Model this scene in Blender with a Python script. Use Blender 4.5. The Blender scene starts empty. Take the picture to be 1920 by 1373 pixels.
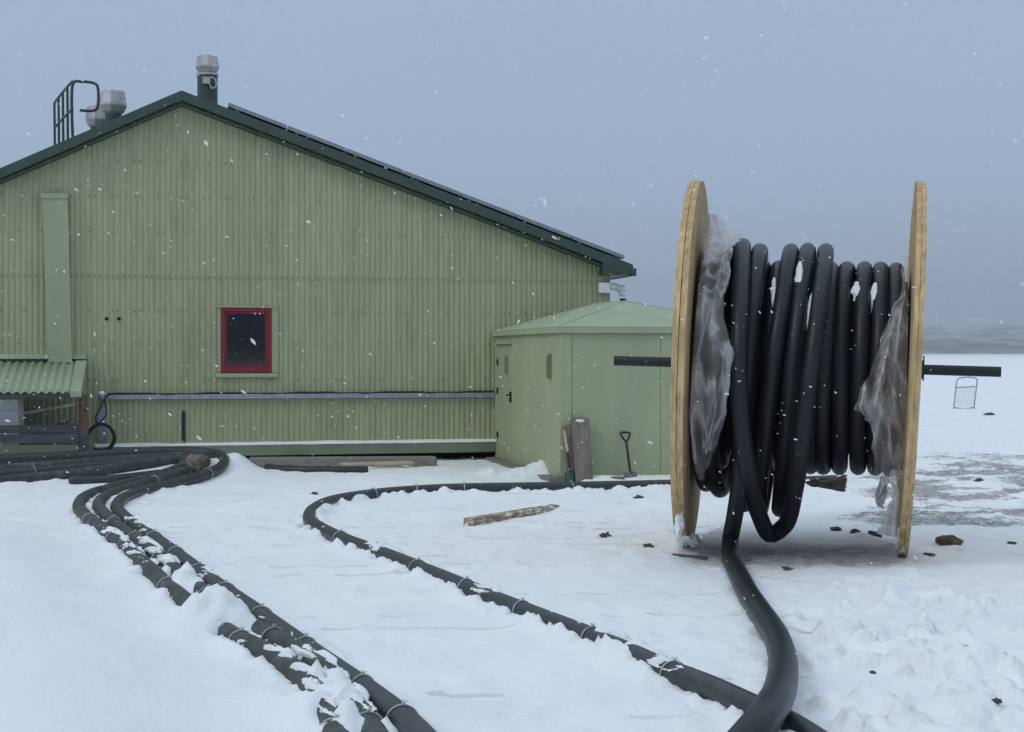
import bpy, math, random
import numpy as np
from mathutils import Vector, Matrix, Euler

random.seed(7)
PI = math.pi
R = math.radians
SC = bpy.context.scene
COL = SC.collection

# ------------------------------------------------------------------ camera
FOC, CX, CY, CAMH = 2773.0, 960.0, 686.5, 1.6
PITCH = math.atan(24.5 / FOC)
cam_d = bpy.data.cameras.new('camera')
cam_d.sensor_width = 36.0
cam_d.lens = 36.0 * FOC / 1920.0
cam_d.clip_start = 0.1
cam_d.clip_end = 9000
cam = bpy.data.objects.new('camera', cam_d)
cam.location = (0, 0, CAMH)
cam.rotation_euler = (PI / 2 - PITCH, 0, 0)
COL.objects.link(cam)
SC.camera = cam

# ------------------------------------------------------------------ sky, sun, exposure
SUN_EL, SUN_ROT = R(38), R(235)
world = bpy.data.worlds.new('World')
SC.world = world
world.use_nodes = True
wn, wl = world.node_tree.nodes, world.node_tree.links
wn.clear()
w_out = wn.new('ShaderNodeOutputWorld')
w_bg = wn.new('ShaderNodeBackground')
w_bg.inputs['Strength'].default_value = 0.1
w_sky = wn.new('ShaderNodeTexSky')
w_sky.sky_type = 'NISHITA'
w_sky.sun_disc = False
w_sky.sun_elevation = SUN_EL
w_sky.sun_rotation = SUN_ROT
w_sky.dust_density = 4.0
w_tc = wn.new('ShaderNodeTexCoord')
w_sep = wn.new('ShaderNodeSeparateXYZ')
w_ramp = wn.new('ShaderNodeValToRGB')       # standard overcast sky: zenith brighter than horizon
cr = w_ramp.color_ramp
cr.elements[0].position = 0.0
cr.elements[0].color = (0.385, 0.50, 0.685, 1)
cr.elements[1].position = 1.0
cr.elements[1].color = (0.80, 0.92, 1.05, 1)
for p_, c_ in ((0.05, (0.385, 0.505, 0.695)), (0.22, (0.37, 0.487, 0.665)), (0.5, (0.56, 0.69, 0.85))):
    e = cr.elements.new(p_)
    e.color = (*c_, 1)
w_noise = wn.new('ShaderNodeTexNoise')
w_noise.inputs['Scale'].default_value = 2.2
w_noise.inputs['Detail'].default_value = 3
w_map = wn.new('ShaderNodeMapRange')
w_map.inputs['To Min'].default_value = 9.4
w_map.inputs['To Max'].default_value = 10.6
w_mul = wn.new('ShaderNodeVectorMath')
w_mul.operation = 'SCALE'
w_mix = wn.new('ShaderNodeMixRGB')
w_mix.inputs['Fac'].default_value = 0.94       # cloud cover over the clear sky
wl.new(w_tc.outputs['Generated'], w_sep.inputs[0])
wl.new(w_sep.outputs['Z'], w_ramp.inputs['Fac'])
wl.new(w_tc.outputs['Generated'], w_noise.inputs['Vector'])
wl.new(w_noise.outputs['Fac'], w_map.inputs['Value'])
wl.new(w_ramp.outputs['Color'], w_mul.inputs[0])
wl.new(w_map.outputs['Result'], w_mul.inputs['Scale'])
wl.new(w_sky.outputs['Color'], w_mix.inputs[1])
wl.new(w_mul.outputs['Vector'], w_mix.inputs[2])
wl.new(w_mix.outputs['Color'], w_bg.inputs['Color'])
wl.new(w_bg.outputs['Background'], w_out.inputs['Surface'])

sun_d = bpy.data.lights.new('sun', 'SUN')
sun_d.energy = 0.6
sun_d.angle = R(18)
sun_d.color = (1.0, 0.97, 0.93)
sun = bpy.data.objects.new('sun', sun_d)
sun.rotation_euler = (PI / 2 - SUN_EL, 0, R(-55))
COL.objects.link(sun)

SC.view_settings.view_transform = 'Standard'
SC.view_settings.look = 'None'
SC.view_settings.gamma = 1.0
SC.view_settings.exposure = 0.13
SC.view_settings.use_curve_mapping = False
SC.cycles.max_bounces = 8
SC.cycles.transparent_max_bounces = 16
SC.cycles.volume_bounces = 0
SC.cycles.use_denoising = True

# ------------------------------------------------------------------ projection helpers (photo pixel + real depth -> place)
_cp, _sp = math.cos(PITCH), math.sin(PITCH)
def ray(u, v):
    a, b = (u - CX) / FOC, (CY - v) / FOC
    return Vector((a, _cp + b * _sp, -_sp + b * _cp))
def G(u, v, h=0.0):
    d = ray(u, v)
    t = (h - CAMH) / d.z
    return Vector((0, 0, CAMH)) + d * t
def D(u, v, y):
    d = ray(u, v)
    return Vector((0, 0, CAMH)) + d * (y / d.y)

# ------------------------------------------------------------------ noise (numpy)
def _h(ix, iy, seed):
    n = (ix.astype(np.int64) * 374761393 + iy.astype(np.int64) * 668265263 + seed * 974634777) & 0xffffffff
    n = ((n ^ (n >> 13)) * 1274126177) & 0xffffffff
    n = (n ^ (n >> 16)) & 0xffffffff
    return n / 4294967295.0
def vn(x, y, seed=0):
    x = np.asarray(x, float); y = np.asarray(y, float)
    ix, iy = np.floor(x), np.floor(y)
    fx, fy = x - ix, y - iy
    fx = fx * fx * fx * (fx * (fx * 6 - 15) + 10); fy = fy * fy * fy * (fy * (fy * 6 - 15) + 10)
    a, b = _h(ix, iy, seed), _h(ix + 1, iy, seed)
    c, d = _h(ix, iy + 1, seed), _h(ix + 1, iy + 1, seed)
    return (a * (1 - fx) + b * fx) * (1 - fy) + (c * (1 - fx) + d * fx) * fy
def fbm(x, y, seed=0, oct=4, gain=0.5):
    s = 0.0; a = 1.0; t = 0.0
    for k in range(oct):
        s = s + a * vn(x * 2 ** k + 13.7 * k, y * 2 ** k - 7.1 * k, seed + k)
        t += a; a *= gain
    return s / t
def sstep(a, b, x):
    t = np.clip((x - a) / (b - a), 0, 1)
    return t * t * (3 - 2 * t)

# ------------------------------------------------------------------ materials
MATS = {}
def new_mat(name):
    m = bpy.data.materials.new(name)
    m.use_nodes = True
    MATS[name] = m
    nt = m.node_tree
    return m, nt.nodes, nt.links, nt.nodes['Principled BSDF']

def mat(name, col, rough=0.6, metal=0.0, var=0.12, scale=6.0, stretch=(1, 1, 1), bump=0.0, bscale=60.0,
        spec=0.4, jitter=0.0, col2=None, c2lo=0.5, c2hi=0.7, c2scale=3.0, world=False, c2stretch=None):
    m, n, l, p = new_mat(name)
    tc = n.new('ShaderNodeTexCoord')
    mp = n.new('ShaderNodeMapping')
    mp.inputs['Scale'].default_value = stretch
    if world:
        geo = n.new('ShaderNodeNewGeometry')
        l.new(geo.outputs['Position'], mp.inputs['Vector'])
    else:
        l.new(tc.outputs['Object'], mp.inputs['Vector'])
    nz = n.new('ShaderNodeTexNoise')
    nz.inputs['Scale'].default_value = scale
    nz.inputs['Detail'].default_value = 5
    l.new(mp.outputs['Vector'], nz.inputs['Vector'])
    mr = n.new('ShaderNodeMapRange')
    mr.inputs['From Min'].default_value = 0.3
    mr.inputs['From Max'].default_value = 0.7
    mr.inputs['To Min'].default_value = 1 - var
    mr.inputs['To Max'].default_value = 1 + var
    l.new(nz.outputs['Fac'], mr.inputs['Value'])
    base = n.new('ShaderNodeRGB')
    base.outputs[0].default_value = (*col, 1)
    src = base.outputs[0]
    if col2:
        n2 = n.new('ShaderNodeTexNoise')
        n2.inputs['Scale'].default_value = c2scale
        n2.inputs['Detail'].default_value = 6
        n2.inputs['Roughness'].default_value = 0.65
        if c2stretch:
            mp2 = n.new('ShaderNodeMapping')
            mp2.inputs['Scale'].default_value = c2stretch
            l.new((geo.outputs['Position'] if world else tc.outputs['Object']), mp2.inputs['Vector'])
            l.new(mp2.outputs['Vector'], n2.inputs['Vector'])
        else:
            l.new(mp.outputs['Vector'], n2.inputs['Vector'])
        r2 = n.new('ShaderNodeMapRange')
        r2.inputs['From Min'].default_value = c2lo
        r2.inputs['From Max'].default_value = c2hi
        l.new(n2.outputs['Fac'], r2.inputs['Value'])
        mx = n.new('ShaderNodeMixRGB')
        mx.inputs[2].default_value = (*col2, 1)
        l.new(r2.outputs['Result'], mx.inputs['Fac'])
        l.new(src, mx.inputs[1])
        src = mx.outputs[0]
    sc = n.new('ShaderNodeVectorMath')
    sc.operation = 'SCALE'
    l.new(src, sc.inputs[0])
    fac = mr.outputs['Result']
    if jitter:
        oi = n.new('ShaderNodeObjectInfo')
        jr = n.new('ShaderNodeMapRange')
        jr.inputs['To Min'].default_value = 1 - jitter
        jr.inputs['To Max'].default_value = 1 + jitter
        l.new(oi.outputs['Random'], jr.inputs['Value'])
        mm = n.new('ShaderNodeMath')
        mm.operation = 'MULTIPLY'
        l.new(fac, mm.inputs[0]); l.new(jr.outputs['Result'], mm.inputs[1])
        fac = mm.outputs[0]
    l.new(fac, sc.inputs['Scale'])
    l.new(sc.outputs['Vector'], p.inputs['Base Color'])
    p.inputs['Roughness'].default_value = rough
    p.inputs['Metallic'].default_value = metal
    p.inputs['Specular IOR Level'].default_value = spec
    if bump:
        nb = n.new('ShaderNodeTexNoise')
        nb.inputs['Scale'].default_value = bscale
        nb.inputs['Detail'].default_value = 4
        l.new(mp.outputs['Vector'], nb.inputs['Vector'])
        bp = n.new('ShaderNodeBump')
        bp.inputs['Strength'].default_value = bump
        bp.inputs['Distance'].default_value = 0.01
        l.new(nb.outputs['Fac'], bp.inputs['Height'])
        l.new(bp.outputs['Normal'], p.inputs['Normal'])
    return m

mat('clad', (0.345, 0.362, 0.216), 0.5, var=0.09, scale=2.0, stretch=(6, 6, 0.5), jitter=0.035, spec=0.3,
    col2=(0.265, 0.275, 0.18), c2lo=0.52, c2hi=0.8, c2scale=1.2, c2stretch=(3, 3, 0.7))
mat('clad_flat', (0.325, 0.355, 0.225), 0.5, var=0.06, scale=1.5, stretch=(2, 2, 0.5), spec=0.3)
mat('shed', (0.345, 0.385, 0.235), 0.55, var=0.06, scale=1.3, stretch=(2, 2, 0.5), jitter=0.02, spec=0.25,
    col2=(0.31, 0.33, 0.22), c2lo=0.5, c2hi=0.8, c2scale=1.0, c2stretch=(2, 2, 0.4))
mat('shed_roof', (0.31, 0.37, 0.25), 0.6, var=0.07, scale=2.0, spec=0.3, col2=(0.55, 0.60, 0.58), c2lo=0.6, c2hi=0.95, c2scale=2.0)
mat('dark_green', (0.040, 0.066, 0.052), 0.5, var=0.15, scale=3.0)
mat('skirt_green', (0.17, 0.21, 0.14), 0.55, var=0.12, scale=2.5)
mat('screw', (0.17, 0.19, 0.12), 0.6, var=.2)
mat('galv', (0.42, 0.41, 0.41), 0.45, metal=0.35, var=0.18, scale=5.0, col2=(0.30, 0.22, 0.15), c2lo=0.62, c2hi=0.85, c2scale=4)
mat('tray', (0.31, 0.35, 0.39), 0.45, metal=0.3, var=0.15, scale=8.0)
mat('black_steel', (0.016, 0.018, 0.021), 0.5, var=0.2, scale=8.0)
mat('rail_steel', (0.035, 0.05, 0.055), 0.5, var=0.2, scale=8.0)
mat('pv', (0.10, 0.12, 0.15), 0.3, var=0.2, scale=3.0)
mat('alu', (0.24, 0.26, 0.28), 0.4, metal=0.4, var=0.1)
mat('red_paint', (0.205, 0.015, 0.024), 0.5, var=0.16, scale=7.0, bump=0.2)
mat('white_paint', (0.72, 0.73, 0.74), 0.55, var=0.06)
mat('black_plastic', (0.016, 0.017, 0.019), 0.5, var=0.2)
mat('void', (0.012, 0.013, 0.014), 0.9, var=0.3)  # near black, shade of hollows and gaps put into the colour
mat('room', (0.30, 0.32, 0.32), 0.9, var=0.2)
mat('red_thing', (0.4, 0.10, 0.07), 0.8)
mat('pipe', (0.036, 0.040, 0.044), 0.42, var=0.22, scale=5.0, spec=0.35, bump=0.12, bscale=90,
    col2=(0.085, 0.09, 0.092), c2lo=0.55, c2hi=0.9, c2scale=14)
mat('pipe_frost', (0.048, 0.053, 0.050), 0.6, var=0.25, scale=5.0, spec=0.3, bump=0.15, bscale=90,
    col2=(0.15, 0.16, 0.16), c2lo=0.5, c2hi=0.85, c2scale=8)
mat('pipe_coil', (0.010, 0.013, 0.017), 0.42, var=0.3, scale=4.0, spec=0.34, bump=0.08, bscale=70,
    col2=(0.045, 0.05, 0.055), c2lo=0.6, c2hi=0.9, c2scale=20)
mat('wire', (0.42, 0.44, 0.44), 0.45, metal=0.4, var=0.2)
mat('wood_new', (0.50, 0.355, 0.185), 0.75, var=0.30, scale=2.5, stretch=(16, 8, 1.2), bump=0.25, bscale=5, jitter=0.09, spec=0.2,
    col2=(0.20, 0.12, 0.06), c2lo=0.56, c2hi=0.74, c2scale=2.6, c2stretch=(3, 2, 1.3))
mat('wood_face', (0.40, 0.31, 0.19), 0.78, var=0.25, scale=4.0, stretch=(2, 2, 9), bump=0.25, bscale=12, jitter=0.1, spec=0.2,
    col2=(0.20, 0.155, 0.10), c2lo=0.5, c2hi=0.75, c2scale=2.0)
mat('wood_grey', (0.22, 0.20, 0.175), 0.85, var=0.25, scale=6.0, stretch=(1, 8, 8), bump=0.3, bscale=14, spec=0.15)
mat('wood_pale', (0.42, 0.35, 0.25), 0.8, var=0.2, scale=6.0, stretch=(1, 8, 8), bump=0.2, bscale=14, spec=0.15)
mat('wood_brown', (0.20, 0.17, 0.148), 0.85, var=0.3, scale=5.0, stretch=(7, 7, 1), bump=0.35, bscale=12, spec=0.15,
    col2=(0.085, 0.065, 0.055), c2lo=0.5, c2hi=0.7, c2scale=2.5)
mat('wood_deck', (0.10, 0.088, 0.075), 0.9, var=0.3, scale=5.0, stretch=(1, 9, 9), bump=0.2, bscale=14, jitter=0.15, spec=0.1)
mat('wood_dark', (0.075, 0.080, 0.088), 0.85, var=0.3, scale=5.0, stretch=(1, 8, 8), jitter=0.15, spec=0.2)
mat('rust', (0.14, 0.062, 0.04), 0.85, var=0.4, scale=9.0)
mat('stone', (0.14, 0.125, 0.11), 0.9, var=0.3, scale=9.0, bump=0.5, bscale=30)
mat('dark_stone', (0.075, 0.07, 0.065), 0.9, var=0.4, scale=14.0, bump=0.5, bscale=40)
mat('turf', (0.10, 0.065, 0.038), 0.95, var=0.4, scale=20.0, bump=0.8, bscale=60, col2=(0.13, 0.115, 0.05), c2lo=0.5, c2hi=0.65, c2scale=12)
mat('green_plastic', (0.015, 0.07, 0.045), 0.5, var=0.15)
mat('snow_plank', (0.6, 0.6, 0.59), 0.85, var=0.15, scale=5, col2=(0.35, 0.30, 0.23), c2lo=.5, c2hi=.65, c2scale=4)
mat('paper', (0.55, 0.50, 0.44), 0.85, var=0.15)
mat('flake', (0.88, 0.90, 0.92), 0.8, var=0.02)
MATS['flake'].node_tree.nodes['Principled BSDF'].inputs['Alpha'].default_value = 0.55   # loose ice crystals let light through

def snow_mat(name, ground=False):
    m, n, l, p = new_mat(name)
    geo = n.new('ShaderNodeNewGeometry')
    nz = n.new('ShaderNodeTexNoise')
    nz.inputs['Scale'].default_value = 1.3
    nz.inputs['Detail'].default_value = 6
    l.new(geo.outputs['Position'], nz.inputs['Vector'])
    cr = n.new('ShaderNodeValToRGB')
    cr.color_ramp.elements[0].position = 0.3
    cr.color_ramp.elements[0].color = (0.79, 0.815, 0.835, 1)
    cr.color_ramp.elements[1].position = 0.7
    cr.color_ramp.elements[1].color = (0.86, 0.875, 0.885, 1)
    l.new(nz.outputs['Fac'], cr.inputs['Fac'])
    src = cr.outputs[0]
    if ground:
        at = n.new('ShaderNodeAttribute')
        at.attribute_name = 'dirt'
        nd = n.new('ShaderNodeTexNoise')
        nd.inputs['Scale'].default_value = 9.0
        nd.inputs['Detail'].default_value = 6
        nd.inputs['Roughness'].default_value = 0.78
        l.new(geo.outputs['Position'], nd.inputs['Vector'])
        nf = n.new('ShaderNodeTexNoise')
        nf.inputs['Scale'].default_value = 38.0
        nf.inputs['Detail'].default_value = 3
        l.new(geo.outputs['Position'], nf.inputs['Vector'])
        nm = n.new('ShaderNodeMath'); nm.operation = 'MULTIPLY_ADD'
        nm.inputs[1].default_value = .55
        l.new(nf.outputs['Fac'], nm.inputs[0]); l.new(nd.outputs['Fac'], nm.inputs[2])
        n5 = n.new('ShaderNodeMath'); n5.operation = 'SUBTRACT'; n5.inputs[1].default_value = .275
        l.new(nm.outputs[0], n5.inputs[0])
        ad = n.new('ShaderNodeMath'); ad.operation = 'ADD'
        l.new(at.outputs['Fac'], ad.inputs[0])
        l.new(n5.outputs[0], ad.inputs[1])
        mr = n.new('ShaderNodeMapRange')
        mr.inputs['From Min'].default_value = 0.88
        mr.inputs['From Max'].default_value = 1.12
        l.new(ad.outputs[0], mr.inputs['Value'])
        nc = n.new('ShaderNodeTexNoise')
        nc.inputs['Scale'].default_value = 30.0
        nc.inputs['Detail'].default_value = 5
        l.new(geo.outputs['Position'], nc.inputs['Vector'])
        gr = n.new('ShaderNodeValToRGB')
        gr.color_ramp.elements[0].position = 0.3
        gr.color_ramp.elements[0].color = (0.12, 0.115, 0.105, 1)
        gr.color_ramp.elements[1].position = 0.7
        gr.color_ramp.elements[1].color = (0.42, 0.40, 0.38, 1)
        l.new(nc.outputs['Fac'], gr.inputs['Fac'])
        mx = n.new('ShaderNodeMixRGB')
        l.new(mr.outputs['Result'], mx.inputs['Fac'])
        l.new(src, mx.inputs[1]); l.new(gr.outputs[0], mx.inputs[2])
        # trodden, soiled snow round the reel
        at2 = n.new('ShaderNodeAttribute')
        at2.attribute_name = 'trodden'
        mt = n.new('ShaderNodeMath'); mt.operation = 'MULTIPLY'
        l.new(at2.outputs['Fac'], mt.inputs[0]); l.new(nd.outputs['Fac'], mt.inputs[1])
        mr3 = n.new('ShaderNodeMapRange')
        mr3.inputs['From Min'].default_value = 0.12
        mr3.inputs['From Max'].default_value = 0.60
        mr3.inputs['To Max'].default_value = 0.95
        l.new(mt.outputs[0], mr3.inputs['Value'])
        mx2 = n.new('ShaderNodeMixRGB')
        mx2.inputs[2].default_value = (0.21, 0.19, 0.18, 1)
        l.new(mr3.outputs['Result'], mx2.inputs['Fac'])
        l.new(mx.outputs[0], mx2.inputs[1])
        src = mx2.outputs[0]
    l.new(src, p.inputs['Base Color'])
    p.inputs['Roughness'].default_value = 0.7
    p.inputs['Specular IOR Level'].default_value = 0.15
    nb = n.new('ShaderNodeTexNoise')
    nb.inputs['Scale'].default_value = 26.0
    nb.inputs['Detail'].default_value = 8
    nb.inputs['Roughness'].default_value = 0.6
    l.new(geo.outputs['Position'], nb.inputs['Vector'])
    bp = n.new('ShaderNodeBump')
    bp.inputs['Strength'].default_value = 0.5
    bp.inputs['Distance'].default_value = 0.03
    l.new(nb.outputs['Fac'], bp.inputs['Height'])
    l.new(bp.outputs['Normal'], p.inputs['Normal'])
    return m
snow_mat('snow')
snow_mat('snow_ground', True)

def glass_mat():
    m, n, l, p = new_mat('glass')
    out = n['Material Output']
    tr = n.new('ShaderNodeBsdfTransparent'); tr.inputs[0].default_value = (0.55, 0.6, 0.6, 1)
    gl = n.new('ShaderNodeBsdfGlossy'); gl.inputs['Roughness'].default_value = 0.05
    fr = n.new('ShaderNodeFresnel'); fr.inputs[0].default_value = 1.5
    mx = n.new('ShaderNodeMixShader')
    l.new(fr.outputs[0], mx.inputs[0]); l.new(tr.outputs[0], mx.inputs[1]); l.new(gl.outputs[0], mx.inputs[2])
    l.new(mx.outputs[0], out.inputs['Surface'])
glass_mat()
def film_mat(nm, lo, hi):
    m, n, l, p = new_mat(nm)
    out = n['Material Output']
    tc = n.new('ShaderNodeTexCoord')
    mp = n.new('ShaderNodeMapping'); mp.inputs['Scale'].default_value = (3.2, 3.2, .8)
    l.new(tc.outputs['Object'], mp.inputs['Vector'])
    nz = n.new('ShaderNodeTexNoise'); nz.inputs['Scale'].default_value = 1.6; nz.inputs['Detail'].default_value = 4
    nz.inputs['Distortion'].default_value = .6
    l.new(mp.outputs['Vector'], nz.inputs['Vector'])
    def mth(op, x, y=None, c=False):
        q = n.new('ShaderNodeMath'); q.operation = op; q.use_clamp = c
        for i, w in enumerate((x, y)):
            if w is None: continue
            if isinstance(w, (int, float)): q.inputs[i].default_value = w
            else: l.new(w, q.inputs[i])
        return q.outputs[0]
    # fold highlights painted in as noise lines of higher opacity, the rest stays thin
    cre = mth('POWER', mth('SUBTRACT', 1.0, mth('ABSOLUTE', mth('SUBTRACT', mth('MULTIPLY', nz.outputs['Fac'], 4.0), 2.0))), 5.0, True)
    n2 = n.new('ShaderNodeTexNoise'); n2.inputs['Scale'].default_value = 2.3; n2.inputs['Detail'].default_value = 2
    l.new(tc.outputs['Object'], n2.inputs['Vector'])
    mr = n.new('ShaderNodeMapRange')
    mr.inputs['From Min'].default_value = 0.38; mr.inputs['From Max'].default_value = 0.66
    mr.inputs['To Min'].default_value = lo; mr.inputs['To Max'].default_value = hi
    l.new(n2.outputs['Fac'], mr.inputs['Value'])
    opac = mth('ADD', mr.outputs['Result'], mth('MULTIPLY', cre, .45), True)
    tr = n.new('ShaderNodeBsdfTransparent')
    df = n.new('ShaderNodeBsdfDiffuse'); df.inputs[0].default_value = (0.78, 0.77, 0.77, 1)
    tl = n.new('ShaderNodeBsdfTranslucent'); tl.inputs[0].default_value = (0.82, 0.84, 0.86, 1)
    gl = n.new('ShaderNodeBsdfGlossy'); gl.inputs['Roughness'].default_value = 0.3; gl.inputs[0].default_value = (0.6, 0.6, 0.6, 1)
    m1 = n.new('ShaderNodeMixShader'); m1.inputs[0].default_value = 0.42
    m2 = n.new('ShaderNodeMixShader'); m2.inputs[0].default_value = 0.18
    m3 = n.new('ShaderNodeMixShader')
    l.new(df.outputs[0], m1.inputs[1]); l.new(tl.outputs[0], m1.inputs[2])
    l.new(m1.outputs[0], m2.inputs[1]); l.new(gl.outputs[0], m2.inputs[2])
    l.new(opac, m3.inputs[0]); l.new(tr.outputs[0], m3.inputs[1]); l.new(m2.outputs[0], m3.inputs[2])
    l.new(m3.outputs[0], out.inputs['Surface'])
film_mat('film', .08, .30)
film_mat('film_dense', .50, .85)

# ------------------------------------------------------------------ mesh helpers
class MB:
    def __init__(self):
        self.v, self.f = [], []
    def box(self, c, s, rot=None):
        b = len(self.v)
        M = Euler(rot).to_matrix() if rot else None
        for dx in (-.5, .5):
            for dy in (-.5, .5):
                for dz in (-.5, .5):
                    q = Vector((dx * s[0], dy * s[1], dz * s[2]))
                    if M: q = M @ q
                    self.v.append(tuple(Vector(c) + q))
        for f in ((0, 1, 3, 2), (4, 6, 7, 5), (0, 4, 5, 1), (2, 3, 7, 6), (0, 2, 6, 4), (1, 5, 7, 3)):
            self.f.append(tuple(b + i for i in f))
        return self
    def span(self, a, bb):
        a, bb = Vector(a), Vector(bb)
        return self.box((a + bb) / 2, (abs(bb.x - a.x), abs(bb.y - a.y), abs(bb.z - a.z)))
    def prism(self, poly, axis, lo, hi):
        """poly: 2D points; axis 'x','y','z' is the extrusion direction"""
        b = len(self.v); n = len(poly)
        for w in (lo, hi):
            for p, q in poly:
                self.v.append({'x': (w, p, q), 'y': (p, w, q), 'z': (p, q, w)}[axis])
        self.f.append(tuple(b + i for i in range(n)))
        self.f.append(tuple(b + n + i for i in reversed(range(n))))
        for i in range(n):
            j = (i + 1) % n
            self.f.append((b + i, b + n + i, b + n + j, b + j))
        return self
    def tube(self, path, r, seg=10, closed=False, cap=True, rfun=None):
        P = [Vector(p) for p in path]
        n = len(P); b = len(self.v)
        T = []
        for i in range(n):
            if closed: t = P[(i + 1) % n] - P[i - 1]
            else: t = P[min(i + 1, n - 1)] - P[max(i - 1, 0)]
            T.append(t.normalized() if t.length > 1e-9 else Vector((0, 0, 1)))
        up = Vector((0, 0, 1)) if abs(T[0].z) < 0.9 else Vector((1, 0, 0))
        N = (up - T[0] * up.dot(T[0])).normalized()
        for i in range(n):
            if i:
                N = N - T[i] * N.dot(T[i])
                N = N.normalized() if N.length > 1e-6 else T[i].orthogonal().normalized()
            B = T[i].cross(N)
            rr = r if rfun is None else rfun(i, n)
            for k in range(seg):
                a = 2 * PI * k / seg
                self.v.append(tuple(P[i] + (N * math.cos(a) + B * math.sin(a)) * rr))
        m = n if closed else n - 1
        for i in range(m):
            j = (i + 1) % n
            for k in range(seg):
                k2 = (k + 1) % seg
                self.f.append((b + i * seg + k, b + i * seg + k2, b + j * seg + k2, b + j * seg + k))
        if cap and not closed:
            self.f.append(tuple(b + k for k in reversed(range(seg))))
            self.f.append(tuple(b + (n - 1) * seg + k for k in range(seg)))
        return self
    def lathe(self, prof, c=(0, 0, 0), seg=16):
        b = len(self.v)
        for r, z in prof:
            for k in range(seg):
                a = 2 * PI * (k + .5) / seg
                self.v.append((c[0] + r * math.cos(a), c[1] + r * math.sin(a), c[2] + z))
        for i in range(len(prof) - 1):
            for k in range(seg):
                k2 = (k + 1) % seg
                self.f.append((b + i * seg + k, b + i * seg + k2, b + (i + 1) * seg + k2, b + (i + 1) * seg + k))
        self.f.append(tuple(b + k for k in reversed(range(seg))))
        self.f.append(tuple(b + (len(prof) - 1) * seg + k for k in range(seg)))
        return self
    def grid(self, rows):
        b = len(self.v); n = len(rows[0])
        for r in rows:
            self.v.extend(tuple(p) for p in r)
        for i in range(len(rows) - 1):
            for k in range(n - 1):
                self.f.append((b + i * n + k, b + i * n + k + 1, b + (i + 1) * n + k + 1, b + (i + 1) * n + k))
        return self
    def build(self, name, m, parent=None, smooth=False, bevel=0.0):
        me = bpy.data.meshes.new(name)
        me.from_pydata(self.v, [], self.f)
        me.materials.append(MATS[m])
        if smooth:
            me.polygons.foreach_set('use_smooth', [True] * len(me.polygons))
        me.update()
        o = bpy.data.objects.new(name, me)
        COL.objects.link(o)
        if parent: o.parent = parent
        if bevel:
            md = o.modifiers.new('bevel', 'BEVEL'); md.width = bevel; md.segments = 2; md.limit_method = 'ANGLE'
        return o

def tag(o, label=None, cat=None, group=None, kind=None):
    if label: o['label'] = label
    if cat: o['category'] = cat
    if group: o['group'] = group
    if kind: o['kind'] = kind
    return o
def thing(name, label, cat, loc=(0, 0, 0), rot=(0, 0, 0), group=None):
    o = bpy.data.objects.new(name, None)
    o.empty_display_size = 0.2
    COL.objects.link(o)
    o.location = loc; o.rotation_euler = rot
    return tag(o, label, cat, group)
def local_of(o):
    return (Matrix.Translation(o.location) @ o.rotation_euler.to_matrix().to_4x4()).inverted()

def catmull(pts, step=0.06):
    P = [Vector(p) for p in pts]
    P = [P[0] * 2 - P[1]] + P + [P[-1] * 2 - P[-2]]
    out = []
    for i in range(1, len(P) - 2):
        p0, p1, p2, p3 = P[i - 1], P[i], P[i + 1], P[i + 2]
        n = max(2, int((p2 - p1).length / step))
        # centripetal knots
        t0 = 0.0
        t1 = t0 + max((p1 - p0).length, 1e-6) ** .5
        t2 = t1 + max((p2 - p1).length, 1e-6) ** .5
        t3 = t2 + max((p3 - p2).length, 1e-6) ** .5
        for k in range(n):
            t = t1 + (t2 - t1) * k / n
            a1 = p0 * ((t1 - t) / (t1 - t0)) + p1 * ((t - t0) / (t1 - t0))
            a2 = p1 * ((t2 - t) / (t2 - t1)) + p2 * ((t - t1) / (t2 - t1))
            a3 = p2 * ((t3 - t) / (t3 - t2)) + p3 * ((t - t2) / (t3 - t2))
            b1 = a1 * ((t2 - t) / (t2 - t0)) + a2 * ((t - t0) / (t2 - t0))
            b2 = a2 * ((t3 - t) / (t3 - t1)) + a3 * ((t - t1) / (t3 - t1))
            out.append(b1 * ((t2 - t) / (t2 - t1)) + b2 * ((t - t1) / (t2 - t1)))
    out.append(P[-2])
    return out

# ------------------------------------------------------------------ where the pipes run on the ground
RA, RC, RD = 0.064, 0.060, 0.0725
def far_pt(u, v, r):
    """the pipes pile up on each other in front of the building, so far points lie higher"""
    if v >= 905: return G(u, v, r)
    y = 17.55 + (905 - v) * (2.0 / 55.0)
    p = D(u, v, y)
    p.z = max(p.z, r)
    return p
A3px = [(855, 1462), (770, 1366), (702, 1310), (640, 1266), (560, 1210), (480, 1152), (400, 1096), (330, 1042), (270, 998),
        (230, 968), (219, 950), (234, 934), (275, 920), (330, 907), (380, 892), (410, 878), (421, 864), (410, 853), (378, 848),
        (320, 847), (240, 850), (120, 856), (0, 861), (-200, 869), (-700, 888)]
A2px = [(745, 1462), (690, 1366), (655, 1312), (605, 1258), (545, 1216), (490, 1188), (432, 1150), (386, 1118), (340, 1082),
        (295, 1045), (240, 1003), (196, 966), (185, 947), (200, 931), (245, 915), (300, 899), (342, 885), (374, 873), (386, 864),
        (372, 857), (330, 857), (250, 861), (120, 871), (0, 879), (-200, 890), (-700, 905)]
A1px = [(655, 1462), (625, 1372), (600, 1318), (560, 1268), (500, 1228), (445, 1202), (390, 1165), (332, 1118), (285, 1075),
        (245, 1035), (200, 1000), (160, 968), (148, 948), (165, 930), (215, 914), (270, 900), (315, 886), (345, 874), (352, 866),
        (338, 861), (300, 865), (200, 880), (100, 892), (0, 902), (-200, 920), (-700, 950)]
A1 = catmull([far_pt(u, v, RA) for u, v in A1px])
A2 = catmull([far_pt(u, v, RA) for u, v in A2px])
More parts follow.
